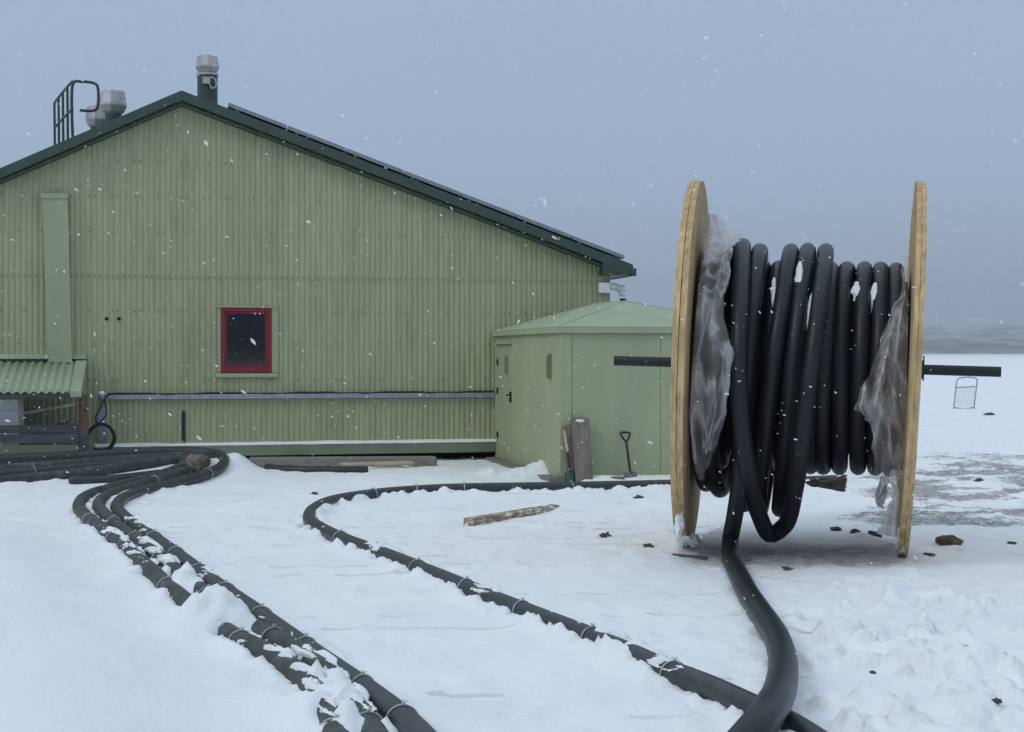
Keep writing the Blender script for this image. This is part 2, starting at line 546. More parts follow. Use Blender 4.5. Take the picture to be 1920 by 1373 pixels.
A3 = catmull([far_pt(u, v, RA) for u, v in A3px])
Cpx = [(1600, 1440), (1490, 1366), (1410, 1327), (1330, 1290), (1250, 1259), (1180, 1227), (1100, 1193), (1020, 1162), (940, 1131),
       (880, 1106), (800, 1073), (720, 1041), (650, 1015), (602, 992), (580, 974), (590, 954), (630, 938), (700, 927), (780, 920),
       (870, 916), (1000, 914), (1120, 912), (1260, 909), (1400, 906), (1520, 902), (1585, 899)]
Cp = catmull([G(u, v, RC) for u, v in Cpx])
Dpx = [(1366, 1030, .075), (1371, 1050, .073), (1388, 1085, .073), (1405, 1118, .073), (1430, 1155, .073), (1456, 1196, .075),
       (1468, 1240, .09), (1463, 1290, .13), (1441, 1335, .18), (1405, 1382, .16), (1362, 1430, .10)]
Dp = catmull([G(u, v, h) for u, v, h in Dpx])

# ------------------------------------------------------------------ ground: one snow sheet to the horizon
def dist_path(X, Y, path, every=2):
    P = np.array([tuple(p) for p in path[::every]] + [tuple(path[-1])])
    best = np.full(X.shape, 1e9); bz = np.zeros(X.shape); side = np.zeros(X.shape); bs = np.zeros(X.shape)
    s = 0.0
    for i in range(len(P) - 1):
        a, b = P[i], P[i + 1]
        dx, dy = b[0] - a[0], b[1] - a[1]
        L2 = dx * dx + dy * dy
        if L2 < 1e-10: continue
        m = (X > min(a[0], b[0]) - 1.3) & (X < max(a[0], b[0]) + 1.3) & (Y > min(a[1], b[1]) - 1.3) & (Y < max(a[1], b[1]) + 1.3)
        if not m.any():
            s += math.sqrt(L2); continue
        x, y = X[m], Y[m]
        t = np.clip(((x - a[0]) * dx + (y - a[1]) * dy) / L2, 0, 1)
        d = np.hypot(x - a[0] - t * dx, y - a[1] - t * dy)
        cur = best[m]; k = d < cur
        cur[k] = d[k]; best[m] = cur
        z_ = bz[m]; z_[k] = (a[2] + t * (b[2] - a[2]))[k]; bz[m] = z_
        sd = side[m]; sd[k] = np.sign(dx * (y - a[1]) - dy * (x - a[0]))[k]; side[m] = sd
        q = bs[m]; q[k] = (s + t * math.sqrt(L2))[k]; bs[m] = q
        s += math.sqrt(L2)
    return best, bz, side, bs

def near_idx(path, u, v):
    best, bi = 1e9, 0
    for i, p in enumerate(path):
        d = Vector(p) - Vector((0, 0, CAMH))
        z = d.y * _cp - d.z * _sp
        uu = CX + FOC * d.x / z; vv = CY - FOC * (d.y * _sp + d.z * _cp) / z
        e = (uu - u) ** 2 + (vv - v) ** 2
        if e < best: best, bi = e, i
    return bi
PL_PITCH = 0.41
DECK_Y0, DECK_Y1 = 6.4, 17.3
DECK_X0, DECK_X1 = -4.4, 2.0
gaps = np.arange(DECK_Y0, DECK_Y1, PL_PITCH)
def mounds():
    out = []
    def m(u, v, h, sx, sy, z=0.1):
        p = G(u, v, z); out.append((p.x, p.y, h, sx, sy))
    # snow that buries two of the pipes
    m(312, 1066, 0.08, .06, .30); m(345, 1092, 0.14, .09, .38); m(375, 1096, 0.10, .06, .28); m(330, 1085, .07, .06, .3)
    m(402, 1152, 0.16, .13, .42); m(442, 1160, 0.16, .11, .35); m(370, 1160, 0.08, .12, .35); m(462, 1176, .10, .06, .25)
    m(590, 1275, 0.09, .05, .30); m(615, 1300, 0.09, .05, .30); m(645, 1305, 0.08, .05, .3); m(652, 1340, .07, .06, .35)
    # bank beside the shed and the building foot
    m(935, 888, 0.06, .30, .4, 0); m(1000, 895, 0.14, .30, .30, 0); m(1025, 893, 0.10, .15, .25, 0)
    m(440, 890, 0.10, .22, .5, 0); m(922, 893, 0.08, .06, .12, 0); m(905, 893, 0.05, .06, .12, 0)
    m(1285, 1030, 0.05, .10, .25, 0); m(1310, 1024, .04, .09, .2, 0); m(1690, 1030, .05, .08, .2, 0)
    # lumps
    m(1225, 950, 0.06, .18, .22, 0); m(1040, 953, 0.05, .2, .3, 0); m(1070, 958, 0.04, .2, .25, 0)
    return out
MOUNDS = mounds()
def ground_fields(X, Y):
    near = np.exp(-np.maximum(0, Y - 26) / 25.0)
    fine = 1 - sstep(24, 32, Y)
    h = 0.020 + 0.030 * (fbm(X * .7, Y * .5, 3) - .5) * near + 0.010 * (fbm(X * 4, Y * 3, 9) - .5) * near
    h = h + 0.4 * (fbm(X * .02, Y * .02, 5) - .5) * sstep(40, 200, Y)
    # churned snow at the right front
    k = sstep(0.9, 2.0, X + 0.25 * (8 - Y)) * (1 - sstep(8.6, 11.2, Y) * .85) * (1 - sstep(11.5, 13.5, Y))
    rid = 1 - np.abs(2 * fbm(X * 2.6, Y * 1.7, 21, 4) - 1)
    lum = fbm(X * 7, Y * 4.5, 33, 4, .6)
    h = h + k * (0.15 * (fbm(X * 1.3, Y * .9, 31, 4, .5) - .5) + 0.10 * (rid - .7) + 0.105 * (lum - .5)
                 + 0.035 * sstep(.58, .66, lum))
    # boot holes and broken crust
    fp = vn(X * 3.1, Y * 1.7, 41) + .25 * (vn(X * 11, Y * 7, 43) - .5)
    h = h - k * 0.075 * sstep(.66, .76, fp)
    # soft grain over the middle
    mid = (1 - k) * near
    h = h + mid * (0.036 * (fbm(X * 6, Y * 3, 51, 4, .65) - .5) + 0.016 * sstep(.6, .75, fbm(X * 2.2, Y * 1.1, 53, 4, .6)))
    # rutted gravel showing on the right
    gx = X - (0.262 * Y - 0.4)
    g = sstep(-.8, .6, gx) * sstep(13.0, 14.0, Y) * (1 - sstep(20, 27, Y))
    h = h + g * (0.10 * (fbm(X * 1.2, Y * .9, 61, 5, .6) - .55) + .05 * (fbm(X * 4, Y * 3, 65, 4, .6) - .5))
    # smooth drift on the left
    d1, z1, s1, q1 = dist_path(X, Y, A1)
    left = (X < -0.4) & (Y < 16.5)
    xl = np.interp(Y, np.array([p.y for p in A1 if p.y < 14.6 and p.x < -.3][::-1])[np.argsort([p.y for p in A1 if p.y < 14.6 and p.x < -.3][::-1])],
                   np.array([p.x for p in A1 if p.y < 14.6 and p.x < -.3][::-1])[np.argsort([p.y for p in A1 if p.y < 14.6 and p.x < -.3][::-1])])
    off = np.maximum(0, xl - X)
    dr = (0.045 * sstep(0.0, 0.10, off) + 0.19 * sstep(0.05, 1.3, off)) * (1 - sstep(12.2, 14.3, Y))
    dr = dr * (0.75 + 0.5 * fbm(X * .6, Y * .35, 71, 3))
    wind = 0.012 * np.sin(X * 2.2 + Y * .9 + 3 * fbm(X * .5, Y * .4, 73, 2)) * sstep(.2, .8, off)
    h = h * (1 - .8 * sstep(.15, .5, off) * (Y < 14)) + dr + wind * (1 - sstep(11, 13, Y))
    # banks along the pipes
    jag = fbm(X * 8, Y * 5, 81, 4, .6)
    slow = fbm(X * 1.4, Y * .9, 83, 3)
    for path, r, amp in ((Cp, RC, .095), (A3, RA, .06), (A2, RA, .055), (A1, RA, .055)):
        d, z, sd, q = dist_path(X, Y, path)
        lift = np.maximum(0, z - r) * np.exp(-(np.maximum(0, d - .1) / .45) ** 2)
        bank = amp * np.clip((jag - .33) * 2.1 + (slow - .5) * 1.9, 0, 1.5) * np.exp(-(np.maximum(0, d - r) / .10) ** 2)
        near_only = (1 - sstep(18, 20, Y))
        h = h + bank * near_only * np.where(path is Cp, 1.0, .8)
        h = np.maximum(h, lift * .95)
    d, z, sd, q = dist_path(X, Y, Dp)
    h = h + .025 * np.exp(-(np.maximum(0, d - .08) / .12) ** 2) * np.clip((jag - .35) * 2, 0, 1)
    # the snow lies pressed aside where the heavy pipe lies
    lump = 0.6 + .8 * jag
    for (mx, my, mh, sx, sy) in MOUNDS:
        h = h + mh * lump * np.exp(-((X - mx) / sx) ** 2 - ((Y - my) / sy) ** 2)
    # stretches of pipe that stand clear of the snow
    def clear(path, r, c, spans):
        nonlocal h
        d, z, sd, q = dist_path(X, Y, path)
        cum = np.concatenate([[0], np.cumsum([math.hypot(path[i + 1].x - path[i].x, path[i + 1].y - path[i].y) for i in range(len(path) - 1)])])
        ok = np.zeros(X.shape)
        for (u0, v0, u1, v1) in spans:
            a, b = sorted((cum[near_idx(path, u0, v0)], cum[near_idx(path, u1, v1)]))
            ok = np.maximum(ok, sstep(a - .1, a + .12, q) * (1 - sstep(b - .12, b + .1, q)))
        cap = np.maximum(0, z - r) + c * (.55 + .9 * jag) + .20 * (1 - np.exp(-np.maximum(0, d - r * 1.1) / .07)) * (.6 + .8 * jag)
        h = np.where((d < .5) & (h > cap), h + (cap - h) * ok, h)
    clear(A3, RA, .045, ((900, 1500, 240, 930), (240, 932, -200, 869)))
    clear(A2, RA, .06, ((575, 1238, 486, 1186), (330, 1076, -200, 890)))
    clear(A1, RA, .05, ((570, 1280, 430, 1192), (270, 1062, -200, 920)))
    clear(Cp, RC, .07, ((1620, 1450, 1190, 1233), (1168, 1222, 870, 916), (870, 916, 1585, 899)))
    # trodden ground round the reel
    tro = np.exp(-((X - 2.25) / 1.0) ** 4 - ((Y - 11.55) / .75) ** 4)
    h = h * (1 - .35 * tro) + tro * 0.018 * (fbm(X * 6, Y * 5, 91, 4) - .5)
    # gaps between the deck planks show as broken grooves
    gi = np.round((Y - DECK_Y0) / PL_PITCH)
    gd = np.abs(Y - DECK_Y0 - gi * PL_PITCH)
    vis = sstep(.50, .62, fbm(X * .9 + gi * 17.3, gi * 3.3 + Y * 0, 101, 3)) * sstep(.33, .45, vn(X * 7 + gi * 5, gi * 9.1, 103))
    vis = vis * (vn(gi * 7.7, gi * 0 + .5, 105) > .30)
    ind = (X > DECK_X0 + .3) & (X < DECK_X1 - .2) & (Y > DECK_Y0 - .1) & (Y < DECK_Y1) & (h < .05)
    h = np.where(ind & (gd < .0172), h - .075 * vis, h)
    dirt = g * 0.0 + np.clip(g * (fbm(X * .9, Y * 1.1, 63, 6, .75) * 2.2 - .64), 0, .60)
    # single scuffs elsewhere
    sc = k * sstep(.78, .9, vn(X * 4.3, Y * 2.1, 111)) * .16 + tro * .22 * sstep(.5, .8, vn(X * 3, Y * 2.3, 113))
    return h, dirt + sc, tro

def gh(x, y):
    a, b = np.array([float(x)]), np.array([float(y)])
    return float(ground_fields(a, b)[0][0])

def build_ground():
    xs = list(np.arange(-7.2, 9.6, 0.030))
    st = .05; x = xs[-1]
    right = []
    while x < 3800:
        st *= 1.25; x += st; right.append(x)
    st = .05; x = xs[0]; left = []
    while x > -3800:
        st *= 1.25; x -= st; left.append(x)
    xs = np.array(left[::-1] + xs + right)
    ys = []
    y = 4.6
    while y < 30:
        ys.append(y); y += .04 if y < 12.5 else (.06 if y < 20 else .10)
    st = .12
    while y < 4900:
        ys.append(y); st *= 1.16; y += st
    y = 4.6; st = .1; low = []
    while y > -3000:
        st *= 1.5; y -= st; low.append(y)
    ys = [v for v in ys if np.min(np.abs(gaps - v)) > .029]
    for g_ in gaps:
        ys += [g_ - .023, g_ - .017, g_ + .017, g_ + .023]
    ys = np.array(low[::-1] + sorted(ys))
    X, Y = np.meshgrid(xs, ys)
    nx, ny = len(xs), len(ys)
    h, dirt, tro = ground_fields(X.ravel(), Y.ravel())
    V = np.stack([X.ravel(), Y.ravel(), h], 1)
    idx = np.arange(nx * ny).reshape(ny, nx)
    F = np.stack([idx[:-1, :-1], idx[:-1, 1:], idx[1:, 1:], idx[1:, :-1]], -1).reshape(-1, 4)
    me = bpy.data.meshes.new('snow_ground')
    me.vertices.add(len(V)); me.vertices.foreach_set('co', V.ravel())
    me.loops.add(F.size); me.loops.foreach_set('vertex_index', F.ravel())
    me.polygons.add(len(F))
    me.polygons.foreach_set('loop_start', np.arange(0, F.size, 4))
    me.polygons.foreach_set('loop_total', np.full(len(F), 4))
    me.polygons.foreach_set('use_smooth', np.ones(len(F), bool))
    me.update(calc_edges=True)
    for nm, arr in (('dirt', dirt), ('trodden', tro)):
        a = me.attributes.new(nm, 'FLOAT', 'POINT')
        a.data.foreach_set('value', arr.astype(np.float32))
    me.materials.append(MATS['snow_ground'])
    o = bpy.data.objects.new('snow_ground', me)
    COL.objects.link(o)
    tag(o, kind='structure')
    return o
build_ground()

# deck planks under the snow
deck = thing('wooden_deck', 'snow covered plank deck with dark gaps between the boards', 'deck')
deck['kind'] = 'structure'
for i in range(len(gaps) - 1):
    y0, y1 = gaps[i] + .016, gaps[i + 1] - .016
    cut = DECK_X0 + 2.2 + 2.2 * random.random()
    for a, b in ((DECK_X0, cut - .006), (cut + .006, DECK_X1)):
        MB().span((a, y0, -.06), (b, y1, -.003 - .004 * random.random())).build('plank', 'wood_deck', deck)

# far hills across the frozen plain
def build_hills():
    nx, ny = 220, 26
    rows = []
    for j in range(ny):
        y = 2000 + j * 110.0
        row = []
        for i in range(nx):
            x = -3200 + 6400 * i / (nx - 1)
            prof = max(0, math.sin(PI * min(1, (j + .01) / (ny - 1)))) ** .8
            big = float(fbm(np.array([x * .0016]), np.array([j * .05 + 3.0]), 7, 4)[0])
            sm = float(fbm(np.array([x * .012]), np.array([y * .012]), 8, 4)[0])
            z = -3 + prof * (34 + 130 * max(0, big - .25) + 14 * (sm - .5))
            row.append((x, y, z))
        rows.append(row)
    m, n, l, p = new_mat('hill')
    geo = n.new('ShaderNodeNewGeometry')
    nz = n.new('ShaderNodeTexNoise'); nz.inputs['Scale'].default_value = .02; nz.inputs['Detail'].default_value = 7
    nz.inputs['Roughness'].default_value = .7
    l.new(geo.outputs['Position'], nz.inputs['Vector'])
    cr = n.new('ShaderNodeValToRGB')
    cr.color_ramp.elements[0].position = .46; cr.color_ramp.elements[0].color = (0.085, 0.09, 0.09, 1)
    cr.color_ramp.elements[1].position = .78; cr.color_ramp.elements[1].color = (0.50, 0.53, 0.56, 1)
    sp = n.new('ShaderNodeSeparateXYZ'); l.new(geo.outputs['Position'], sp.inputs[0])
    hr = n.new('ShaderNodeMapRange'); hr.inputs['From Min'].default_value = 12; hr.inputs['From Max'].default_value = 70  # hilltops painted paler with height, a haze fade put into the colour
    hr.inputs['To Max'].default_value = .30
    l.new(sp.outputs['Z'], hr.inputs['Value'])
    aa = n.new('ShaderNodeMath'); aa.operation = 'ADD'
    l.new(nz.outputs['Fac'], aa.inputs[0]); l.new(hr.outputs['Result'], aa.inputs[1])
    l.new(aa.outputs[0], cr.inputs['Fac']); l.new(cr.outputs[0], p.inputs['Base Color'])
    p.inputs['Roughness'].default_value = .9
    tag(MB().grid(rows).build('hills', 'hill', smooth=True), kind='structure')
build_hills()

# ------------------------------------------------------------------ the green building
M_ = 0.226
AL = math.atan(M_)
Y0 = 22.1
BT = Vector((math.cos(AL), math.sin(AL), 0)); BN = Vector((-math.sin(AL), math.cos(AL), 0)); BO = Vector((0, Y0, 0))
def W(u, v, b=0.0):
    """photo pixel on the plane b metres behind the gable wall -> (along wall, height)"""
    d = ray(u, v); o = Vector((0, 0, CAMH))
    t = (b - (o - BO).dot(BN)) / d.dot(BN)
    p = o + d * t
    return (p - BO).dot(BT), p.z
def toB(p):
    q = Vector(p) - BO
    return Vector((q.dot(BT), q.dot(BN), q.z))

bld = thing('green_building', 'large pale green corrugated gable building with red framed window', 'building', BO, (0, 0, AL))
sR, zR = W(340, 172, -.22)
sL0, zL0 = W(0, 318, -.22)
sE, zE = W(1188, 499, -.22)
slL, slR = (zR - zL0) / (sR - sL0), (zR - zE) / (sE - sR)
sWR = W(1143, 600)[0]
sWL = sR - (sWR - sR)
sEL = sR - (sE - sR)
def rz(s):
    return zR - (s - sR) * slR if s > sR else zR - (sR - s) * slL
BD = 16.0
TRIM = 0.14
zlap = W(500, 517)[1]
zsk1, zsk0 = W(500, 830)[1], W(500, 853)[1]
wx0, wz1 = W(414, 577); wx1, wz0 = W(509, 698)
# wall core behind the cladding (with the window opening) and the other walls
core = MB()
for a, b in ((sWL, wx0), (wx1, sWR)):
    pts = [(a, zsk0), (b, zsk0), (b, rz(b) - .2)]
    if a < sR < b: pts.append((sR, rz(sR) - .2))
    pts.append((a, rz(a) - .2))
    core.prism(pts, 'y', .03, .18)
core.span((wx0, .031, zsk0), (wx1, .18, wz0)); core.prism([(wx0, wz1), (wx1, wz1), (wx1, rz(wx1) - .2), (wx0, rz(wx0) - .2)], 'y', .031, .18)
core.span((sWL, BD - .18, zsk0), (sWR, BD, rz(sWL) - .25))
core.span((sWL, .19, zsk0), (sWL + .15, BD - .19, rz(sWL) - .2)); core.span((sWR - .15, .19, zsk0), (sWR - .003, BD - .19, rz(sWR) - .2))
core.span((sWL, .19, zsk0 - .02), (sWR, BD, zsk0 + .1))
core.build('wall', 'clad_flat', bld)
# base under the overhanging skirt, its shade painted in as near black
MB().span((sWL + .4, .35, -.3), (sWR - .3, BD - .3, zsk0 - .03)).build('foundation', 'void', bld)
# corrugated sheets, two courses
PITCHC, AMP, SEG = 0.0785, 0.017, 10
def clad_z(s): return rz(s) - TRIM * .55
ws = PITCHC * 10
i0 = 0
s = sWL
screws = MB()
def crimp(x):
    return -AMP * (abs(math.sin(PI * x / PITCHC)) ** .6)
def add_screw(x, z):
    screws.box((x, crimp(x) - .006, z), (.021, .012, .021))
while s < sWR - 1e-6:
    e = min(s + ws, sWR)
    n = max(2, int(round((e - s) / PITCHC * SEG)))
    xs_ = [s + (e - s) * k / n for k in range(n + 1)]
    low, upp = MB(), MB()
    for mb, f0, f1, push in ((low, lambda x: zsk1 - .01, lambda x: min(zlap, clad_z(x)), 0.0),
                             (upp, lambda x: min(zlap - .06, clad_z(x) - .05), lambda x: clad_z(x), -.005)):
        for k in range(n):
            x0, x1 = xs_[k], xs_[k + 1]
            xm = (x0 + x1) / 2
            segs = [(0, 1)]
            if mb is low and wx0 - .03 < xm < wx1 + .03:
                segs = [('b', wz0 - .02), (wz1 + .02, 't')]
            for sg in segs:
                a0 = f0(x0) if sg[0] in (0, 'b') else sg[0]; a1 = f0(x1) if sg[0] in (0, 'b') else sg[0]
                b0 = f1(x0) if sg[1] in (1, 't') else sg[1]; b1 = f1(x1) if sg[1] in (1, 't') else sg[1]
                bb = len(mb.v)
                mb.v += [(x0, crimp(x0) + push, a0), (x1, crimp(x1) + push, a1), (x1, crimp(x1) + push, b1), (x0, crimp(x0) + push, b0)]
                mb.f.append((bb, bb + 1, bb + 2, bb + 3))
    if rz(s) - .15 > zsk1: low.build('cladding_sheet', 'clad', bld)
    if clad_z((s + e) / 2) > zlap: upp.build('cladding_sheet', 'clad', bld)
    s = e
# rows of roofing screws on the wall
rows_z = [(zlap - .03, 1)] + [(W(500, v)[1], 3) for v in (250, 310, 375, 440, 585, 645, 712)]
kk = int((sWR - sWL) / PITCHC)
for z, ev in rows_z:
    for k in range(0, kk):
        if ev == 3 and (k % 4) not in (0, 1): continue
        if ev == 3 and random.random() < .25: continue
        x = sWL + (k + .5) * PITCHC
        if z > rz(x) - .3 or (wx0 - .1 < x < wx1 + .1 and wz0 - .1 < z < wz1 + .1): continue
        add_screw(x, z)
tag(screws.build('cladding_screws', 'screw', bld), kind='stuff')
# skirt flashing with snow lying on it
sk = MB().prism([(-.13, zsk0), (-.14, zsk0 + .01), (-.14, zsk1 - .012), (0.0, zsk1), (.02, zsk1), (.02, zsk0)], 'x', sWL, sWR)
sk.build('skirt_flashing', 'skirt_green', bld)
rows = []
nS = 420
for j, (b, dz) in enumerate(((-.147, -.012), (-.145, .004), (-.115, .007), (-.07, .010), (-.03, .013), (.0, .018))):
    row = []
    for k in range(nS):
        x = sWL + .02 + (W(925, 800)[0] + .3 - sWL) * k / (nS - 1)
        nzv = float(fbm(np.array([x * 5]), np.array([b * 4]), 17, 3)[0])
        th = dz * (.45 + 1.1 * nzv)
        t = (b + .14) / .14
        row.append((x, b, zsk1 - .012 + .012 * max(0, min(1, t)) + th))
    rows.append(row)
tag(MB().grid(rows).build('snow_strip', 'snow', bld, smooth=True), kind='stuff')
# roof
OV = .24
def slab(s0, s1, th, name, m, y0, y1, lift=0.0):
    MB().prism([(s0, rz(s0) + lift), (s1, rz(s1) + lift), (s1, rz(s1) + lift - th), (s0, rz(s0) + lift - th)], 'y', y0, y1).build(name, m, bld)
rl = MB().prism([(sEL, rz(sEL)), (sR, zR), (sR, zR - .10), (sEL, rz(sEL) - .10)], 'y', -OV + .035, BD + OV).build('roof', 'dark_green', bld)
rr_ = MB().prism([(sR + .001, zR), (sE, rz(sE)), (sE, rz(sE) - .10), (sR + .001, zR - .10)], 'y', -OV + .035, BD + OV).build('roof', 'dark_green', bld)
slab(sEL, sR, TRIM, 'barge_board', 'dark_green', -OV, -OV + .032, .015)
slab(sR + .001, sE - .02, TRIM, 'barge_board', 'dark_green', -OV, -OV + .032, .015)
# soffit strip under the verge
slab(sEL, sR, .02, 'verge_soffit', 'dark_green', -OV + .033, -.02, -.16)
slab(sR + .001, sWR - .15, .02, 'verge_soffit', 'dark_green', -OV + .033, -.02, -.16)
# boxed eave at the right corner, with its gutter
e0 = W(1131, 515, -OV)[0]; e1 = W(1180, 515, -OV)[0]; ez = W(1150, 516, -OV)[1]
MB().prism([(e0, ez), (e1, ez), (e1, rz(e1) - .09), (e0, rz(e0) - .12)], 'y', -OV - .004, BD).build('eave_box', 'dark_green', bld)
MB().prism([(sE - .05, rz(sE) - .06), (sE + .035, rz(sE) - .03), (sE + .035, rz(sE) - .15), (sE - .05, rz(sE) - .15)], 'y', -OV - .01, BD).build('gutter', 'dark_green', bld)
# raised panels on the right roof slope
npan = 7
sa, sb = W(427, 203, -.2)[0], W(1172, 487, -.2)[0]
for k in range(npan):
    a = sa + (sb - sa) * k / npan + .012; b = sa + (sb - sa) * (k + 1) / npan - .012
    pn = MB().prism([(a, rz(a) + .105), (b, rz(b) + .105), (b, rz(b) + .062), (a, rz(a) + .062)], 'y', -.18, 1.9).build('solar_panel', 'pv', bld)
    fr = MB().prism([(a - .004, rz(a) + .11), (b + .004, rz(b) + .11), (b + .004, rz(b) + .055), (a - .004, rz(a) + .055)], 'y', -.195, -.181)
    fr.build('frame', 'alu', pn)
    MB().span((a + .1, -.17, rz(a + .1) - .01), (a + .14, 1.8, rz(a + .1) + .055)).build('rail', 'alu', pn)
# chimney with its cowl
def cowl(b, zc, w, prof_h, parent, mname='galv', seg=10):
    mb = MB().lathe([(w * .62, 0), (w * .80, prof_h * .10), (w, prof_h * .34), (w, prof_h * .42), (w * .86, prof_h * .96), (w * .80, prof_h)], (b[0], b[1], zc), seg)
    return mb.build('cowl', mname, parent)
cb = 0.9
cs = W(389, 150, cb)[0]; cz1 = W(389, 139, cb)[1]; cz0 = rz(cs) - .2; ct = W(389, 106, cb)[1]
cw = (W(409, 150, cb)[0] - W(370, 150, cb)[0]) / 2
ch = MB().lathe([(cw, 0), (cw, cz1 - cz0)], (cs, cb, cz0), 16).build('chimney', 'dark_green', bld)
MB().lathe([(cw * 1.08, 0), (cw * 1.08, .035)], (cs, cb, cz1 - .03), 16).build('collar', 'galv', ch)
cowl((cs, cb), cz1, (W(411, 125, cb)[0] - W(365, 125, cb)[0]) / 2, ct - cz1, ch)
MB().box((cs - .02, cb - cw - .03, cz1 - .13), (.11, .06, .10)).build('junction_box', 'galv', ch)
MB().tube(catmull([(cs + .03, cb - cw - .04, cz1 - .08), (cs + .10, cb - cw - .03, cz1 - .10), (cs + .12, cb - cw - .02, cz1 - .2), (cs + .06, cb - cw - .03, cz1 - .24), (cs + .02, cb - cw - .03, cz1 - .17)], .02), .012, 6).build('cable', 'wire', ch)
# two squat roof vents on the left slope
for (u0, u1, vt, vb, b) in ((186, 239, 172, 214, 1.6), (160, 205, 200, 240, 2.4)):
    sc_ = W((u0 + u1) / 2, vt, b)[0]; w_ = (W(u1, vt, b)[0] - W(u0, vt, b)[0]) / 2
    zt, zb = W((u0 + u1) / 2, vt, b)[1], W((u0 + u1) / 2, vb, b)[1]
    v_ = MB().lathe([(w_ * .60, 0), (w_ * .60, zb - rz(sc_) + .55)], (sc_, b, rz(sc_) - .5), 14).build('roof_vent', 'dark_green', bld)
    cowl((sc_, b), zb, w_, zt - zb, v_, seg=9)
# guard rail on the roof
def PB(u, v, b):
    s_, z_ = W(u, v, b); return Vector((s_, b, z_))
rail = MB().tube(catmull([PB(137, 262, .5), PB(136, 250, .5), PB(136, 160, .5), PB(140, 153, .5), PB(150, 153, .5), PB(172, 155, .5), PB(181, 159, .5), PB(184, 168, .5), PB(184, 195, .5), PB(181, 205, .5), PB(172, 208, .5), PB(150, 207, .5)], .05), .021, 8)
grail = rail.build('guard_rail', 'rail_steel', bld, smooth=True)
for k in range(4):
    t = (k + 1) / 4
    b = .5 + 2.6 * t
    u = 136 - 34 * t ** .9
    vt, vb = 153 + 40 * t, 262 + 22 * t
    MB().tube([PB(u, vt, b), PB(u + 1, vb, b), PB(u + 6, vb + 6, b)], .019, 6).build('bar', 'rail_steel', grail)
for (va, vb_) in ((153, 193), (205, 240)):
    MB().tube([PB(136 - 34 * (k / 6) ** .9, va + (vb_ - va) * k / 6, .5 + 2.6 * k / 6) for k in range(7)], .019, 6).build('bar', 'rail_steel', grail)
MB().box(PB(141, 264, .5), (.16, .3, .06), (0, -math.atan(slL), 0)).build('foot_plate', 'rail_steel', grail)
# window
win = MB()
d0, d1 = -.035, .03
win.span((wx0, d0, wz1 - .055), (wx1, d1, wz1)).span((wx0, d0, wz0), (wx1, d1, wz0 + .07))
win.span((wx0, d0, wz0 + .07), (wx0 + .055, d1, wz1 - .055)).span((wx1 - .05, d0, wz0 + .07), (wx1, d1, wz1 - .055))
wo = win.build('window', 'red_paint', bld, bevel=.004)
sash = MB()
a0, a1, c0, c1 = wx0 + .056, wx1 - .051, wz0 + .071, wz1 - .056
sash.span((a0, -.012, c1 - .03), (a1, .025, c1)).span((a0, -.012, c0), (a1, .025, c0 + .03)).span((a0, -.012, c0 + .03), (a0 + .028, .025, c1 - .03)).span((a1 - .035, -.012, c0 + .03), (a1, .025, c1 - .03))
sash.build('sash', 'red_paint', wo, bevel=.003)
MB().span((a0 + .028, .006, c0 + .03), (a1 - .035, .012, c1 - .03)).build('pane', 'glass', wo)
tr = .03
MB().span((wx0 - .075, -.045, wz1 + .002), (wx1 + .075, -.005, wz1 + .03)).build('head_trim', 'clad_flat', wo)
MB().prism([(-.06, wz0 - .07), (-.06, wz0 - .045), (-.005, wz0 - .004), (-.005, wz0 - .07)], 'x', wx0 - .07, wx1 + .08).build('sill', 'clad_flat', wo)
MB().span((wx0 - .05, -.025, wz0 - .003), (wx0 - .003, .0, wz1)).build('side_trim', 'clad_flat', wo)
MB().span((wx1 + .003, -.025, wz0 - .003), (wx1 + .10, .0, wz1)).build('side_trim', 'clad_flat', wo)
# what stands behind the glass
rm = MB().span((wx0 - .5, .2, wz0 - .6), (wx1 + .7, 2.2, wz1 + .4)); rm.f = [f for f in rm.f if not all(abs(rm.v[i][1] - .2) < 1e-6 for i in f)]
ro = rm.build('room_lining', 'room', bld)
MB().span((wx0 + .1, .6, wz0 - .1), (wx1 - .1, 1.1, wz0 + .17)).build('box_inside', 'paper', ro)
MB().span((wx0 + .22, .5, wz0 - .1), (wx0 + .42, .59, wz0 + .21)).build('box_inside', 'red_thing', ro)
# duct box up the wall (it leans a little)
dx = [W(80, 366), W(128, 366), W(136, 680), W(92, 680)]
du = MB(); 
poly = [dx[3], dx[2], dx[1], dx[0]]
du.prism(poly, 'y', -.13, -.004)
duo = du.build('wall_duct', 'clad_flat', bld)
cp_ = [(dx[0][0] - .01, dx[0][1] - .06), (dx[1][0] + .01, dx[1][1] - .06), (dx[1][0] + .01, dx[1][1] + .012), (dx[0][0] - .01, dx[0][1] + .012)]
MB().prism(cp_, 'y', -.145, -.003).build('cap', 'shed_roof', duo)
for u in (200, 223):
    s_, z_ = W(u, 598)
    vo = MB()
    vo.tube([(s_, -.03, z_), (s_, .0, z_)], .026, 12)
    vo.build('wall_vent', 'void', bld)
MB().span((W(341, 800)[0], -.05, W(341, 829)[1] + .01), (W(347, 800)[0], -.012, W(341, 771)[1])).build('wall_bracket', 'black_steel', bld)
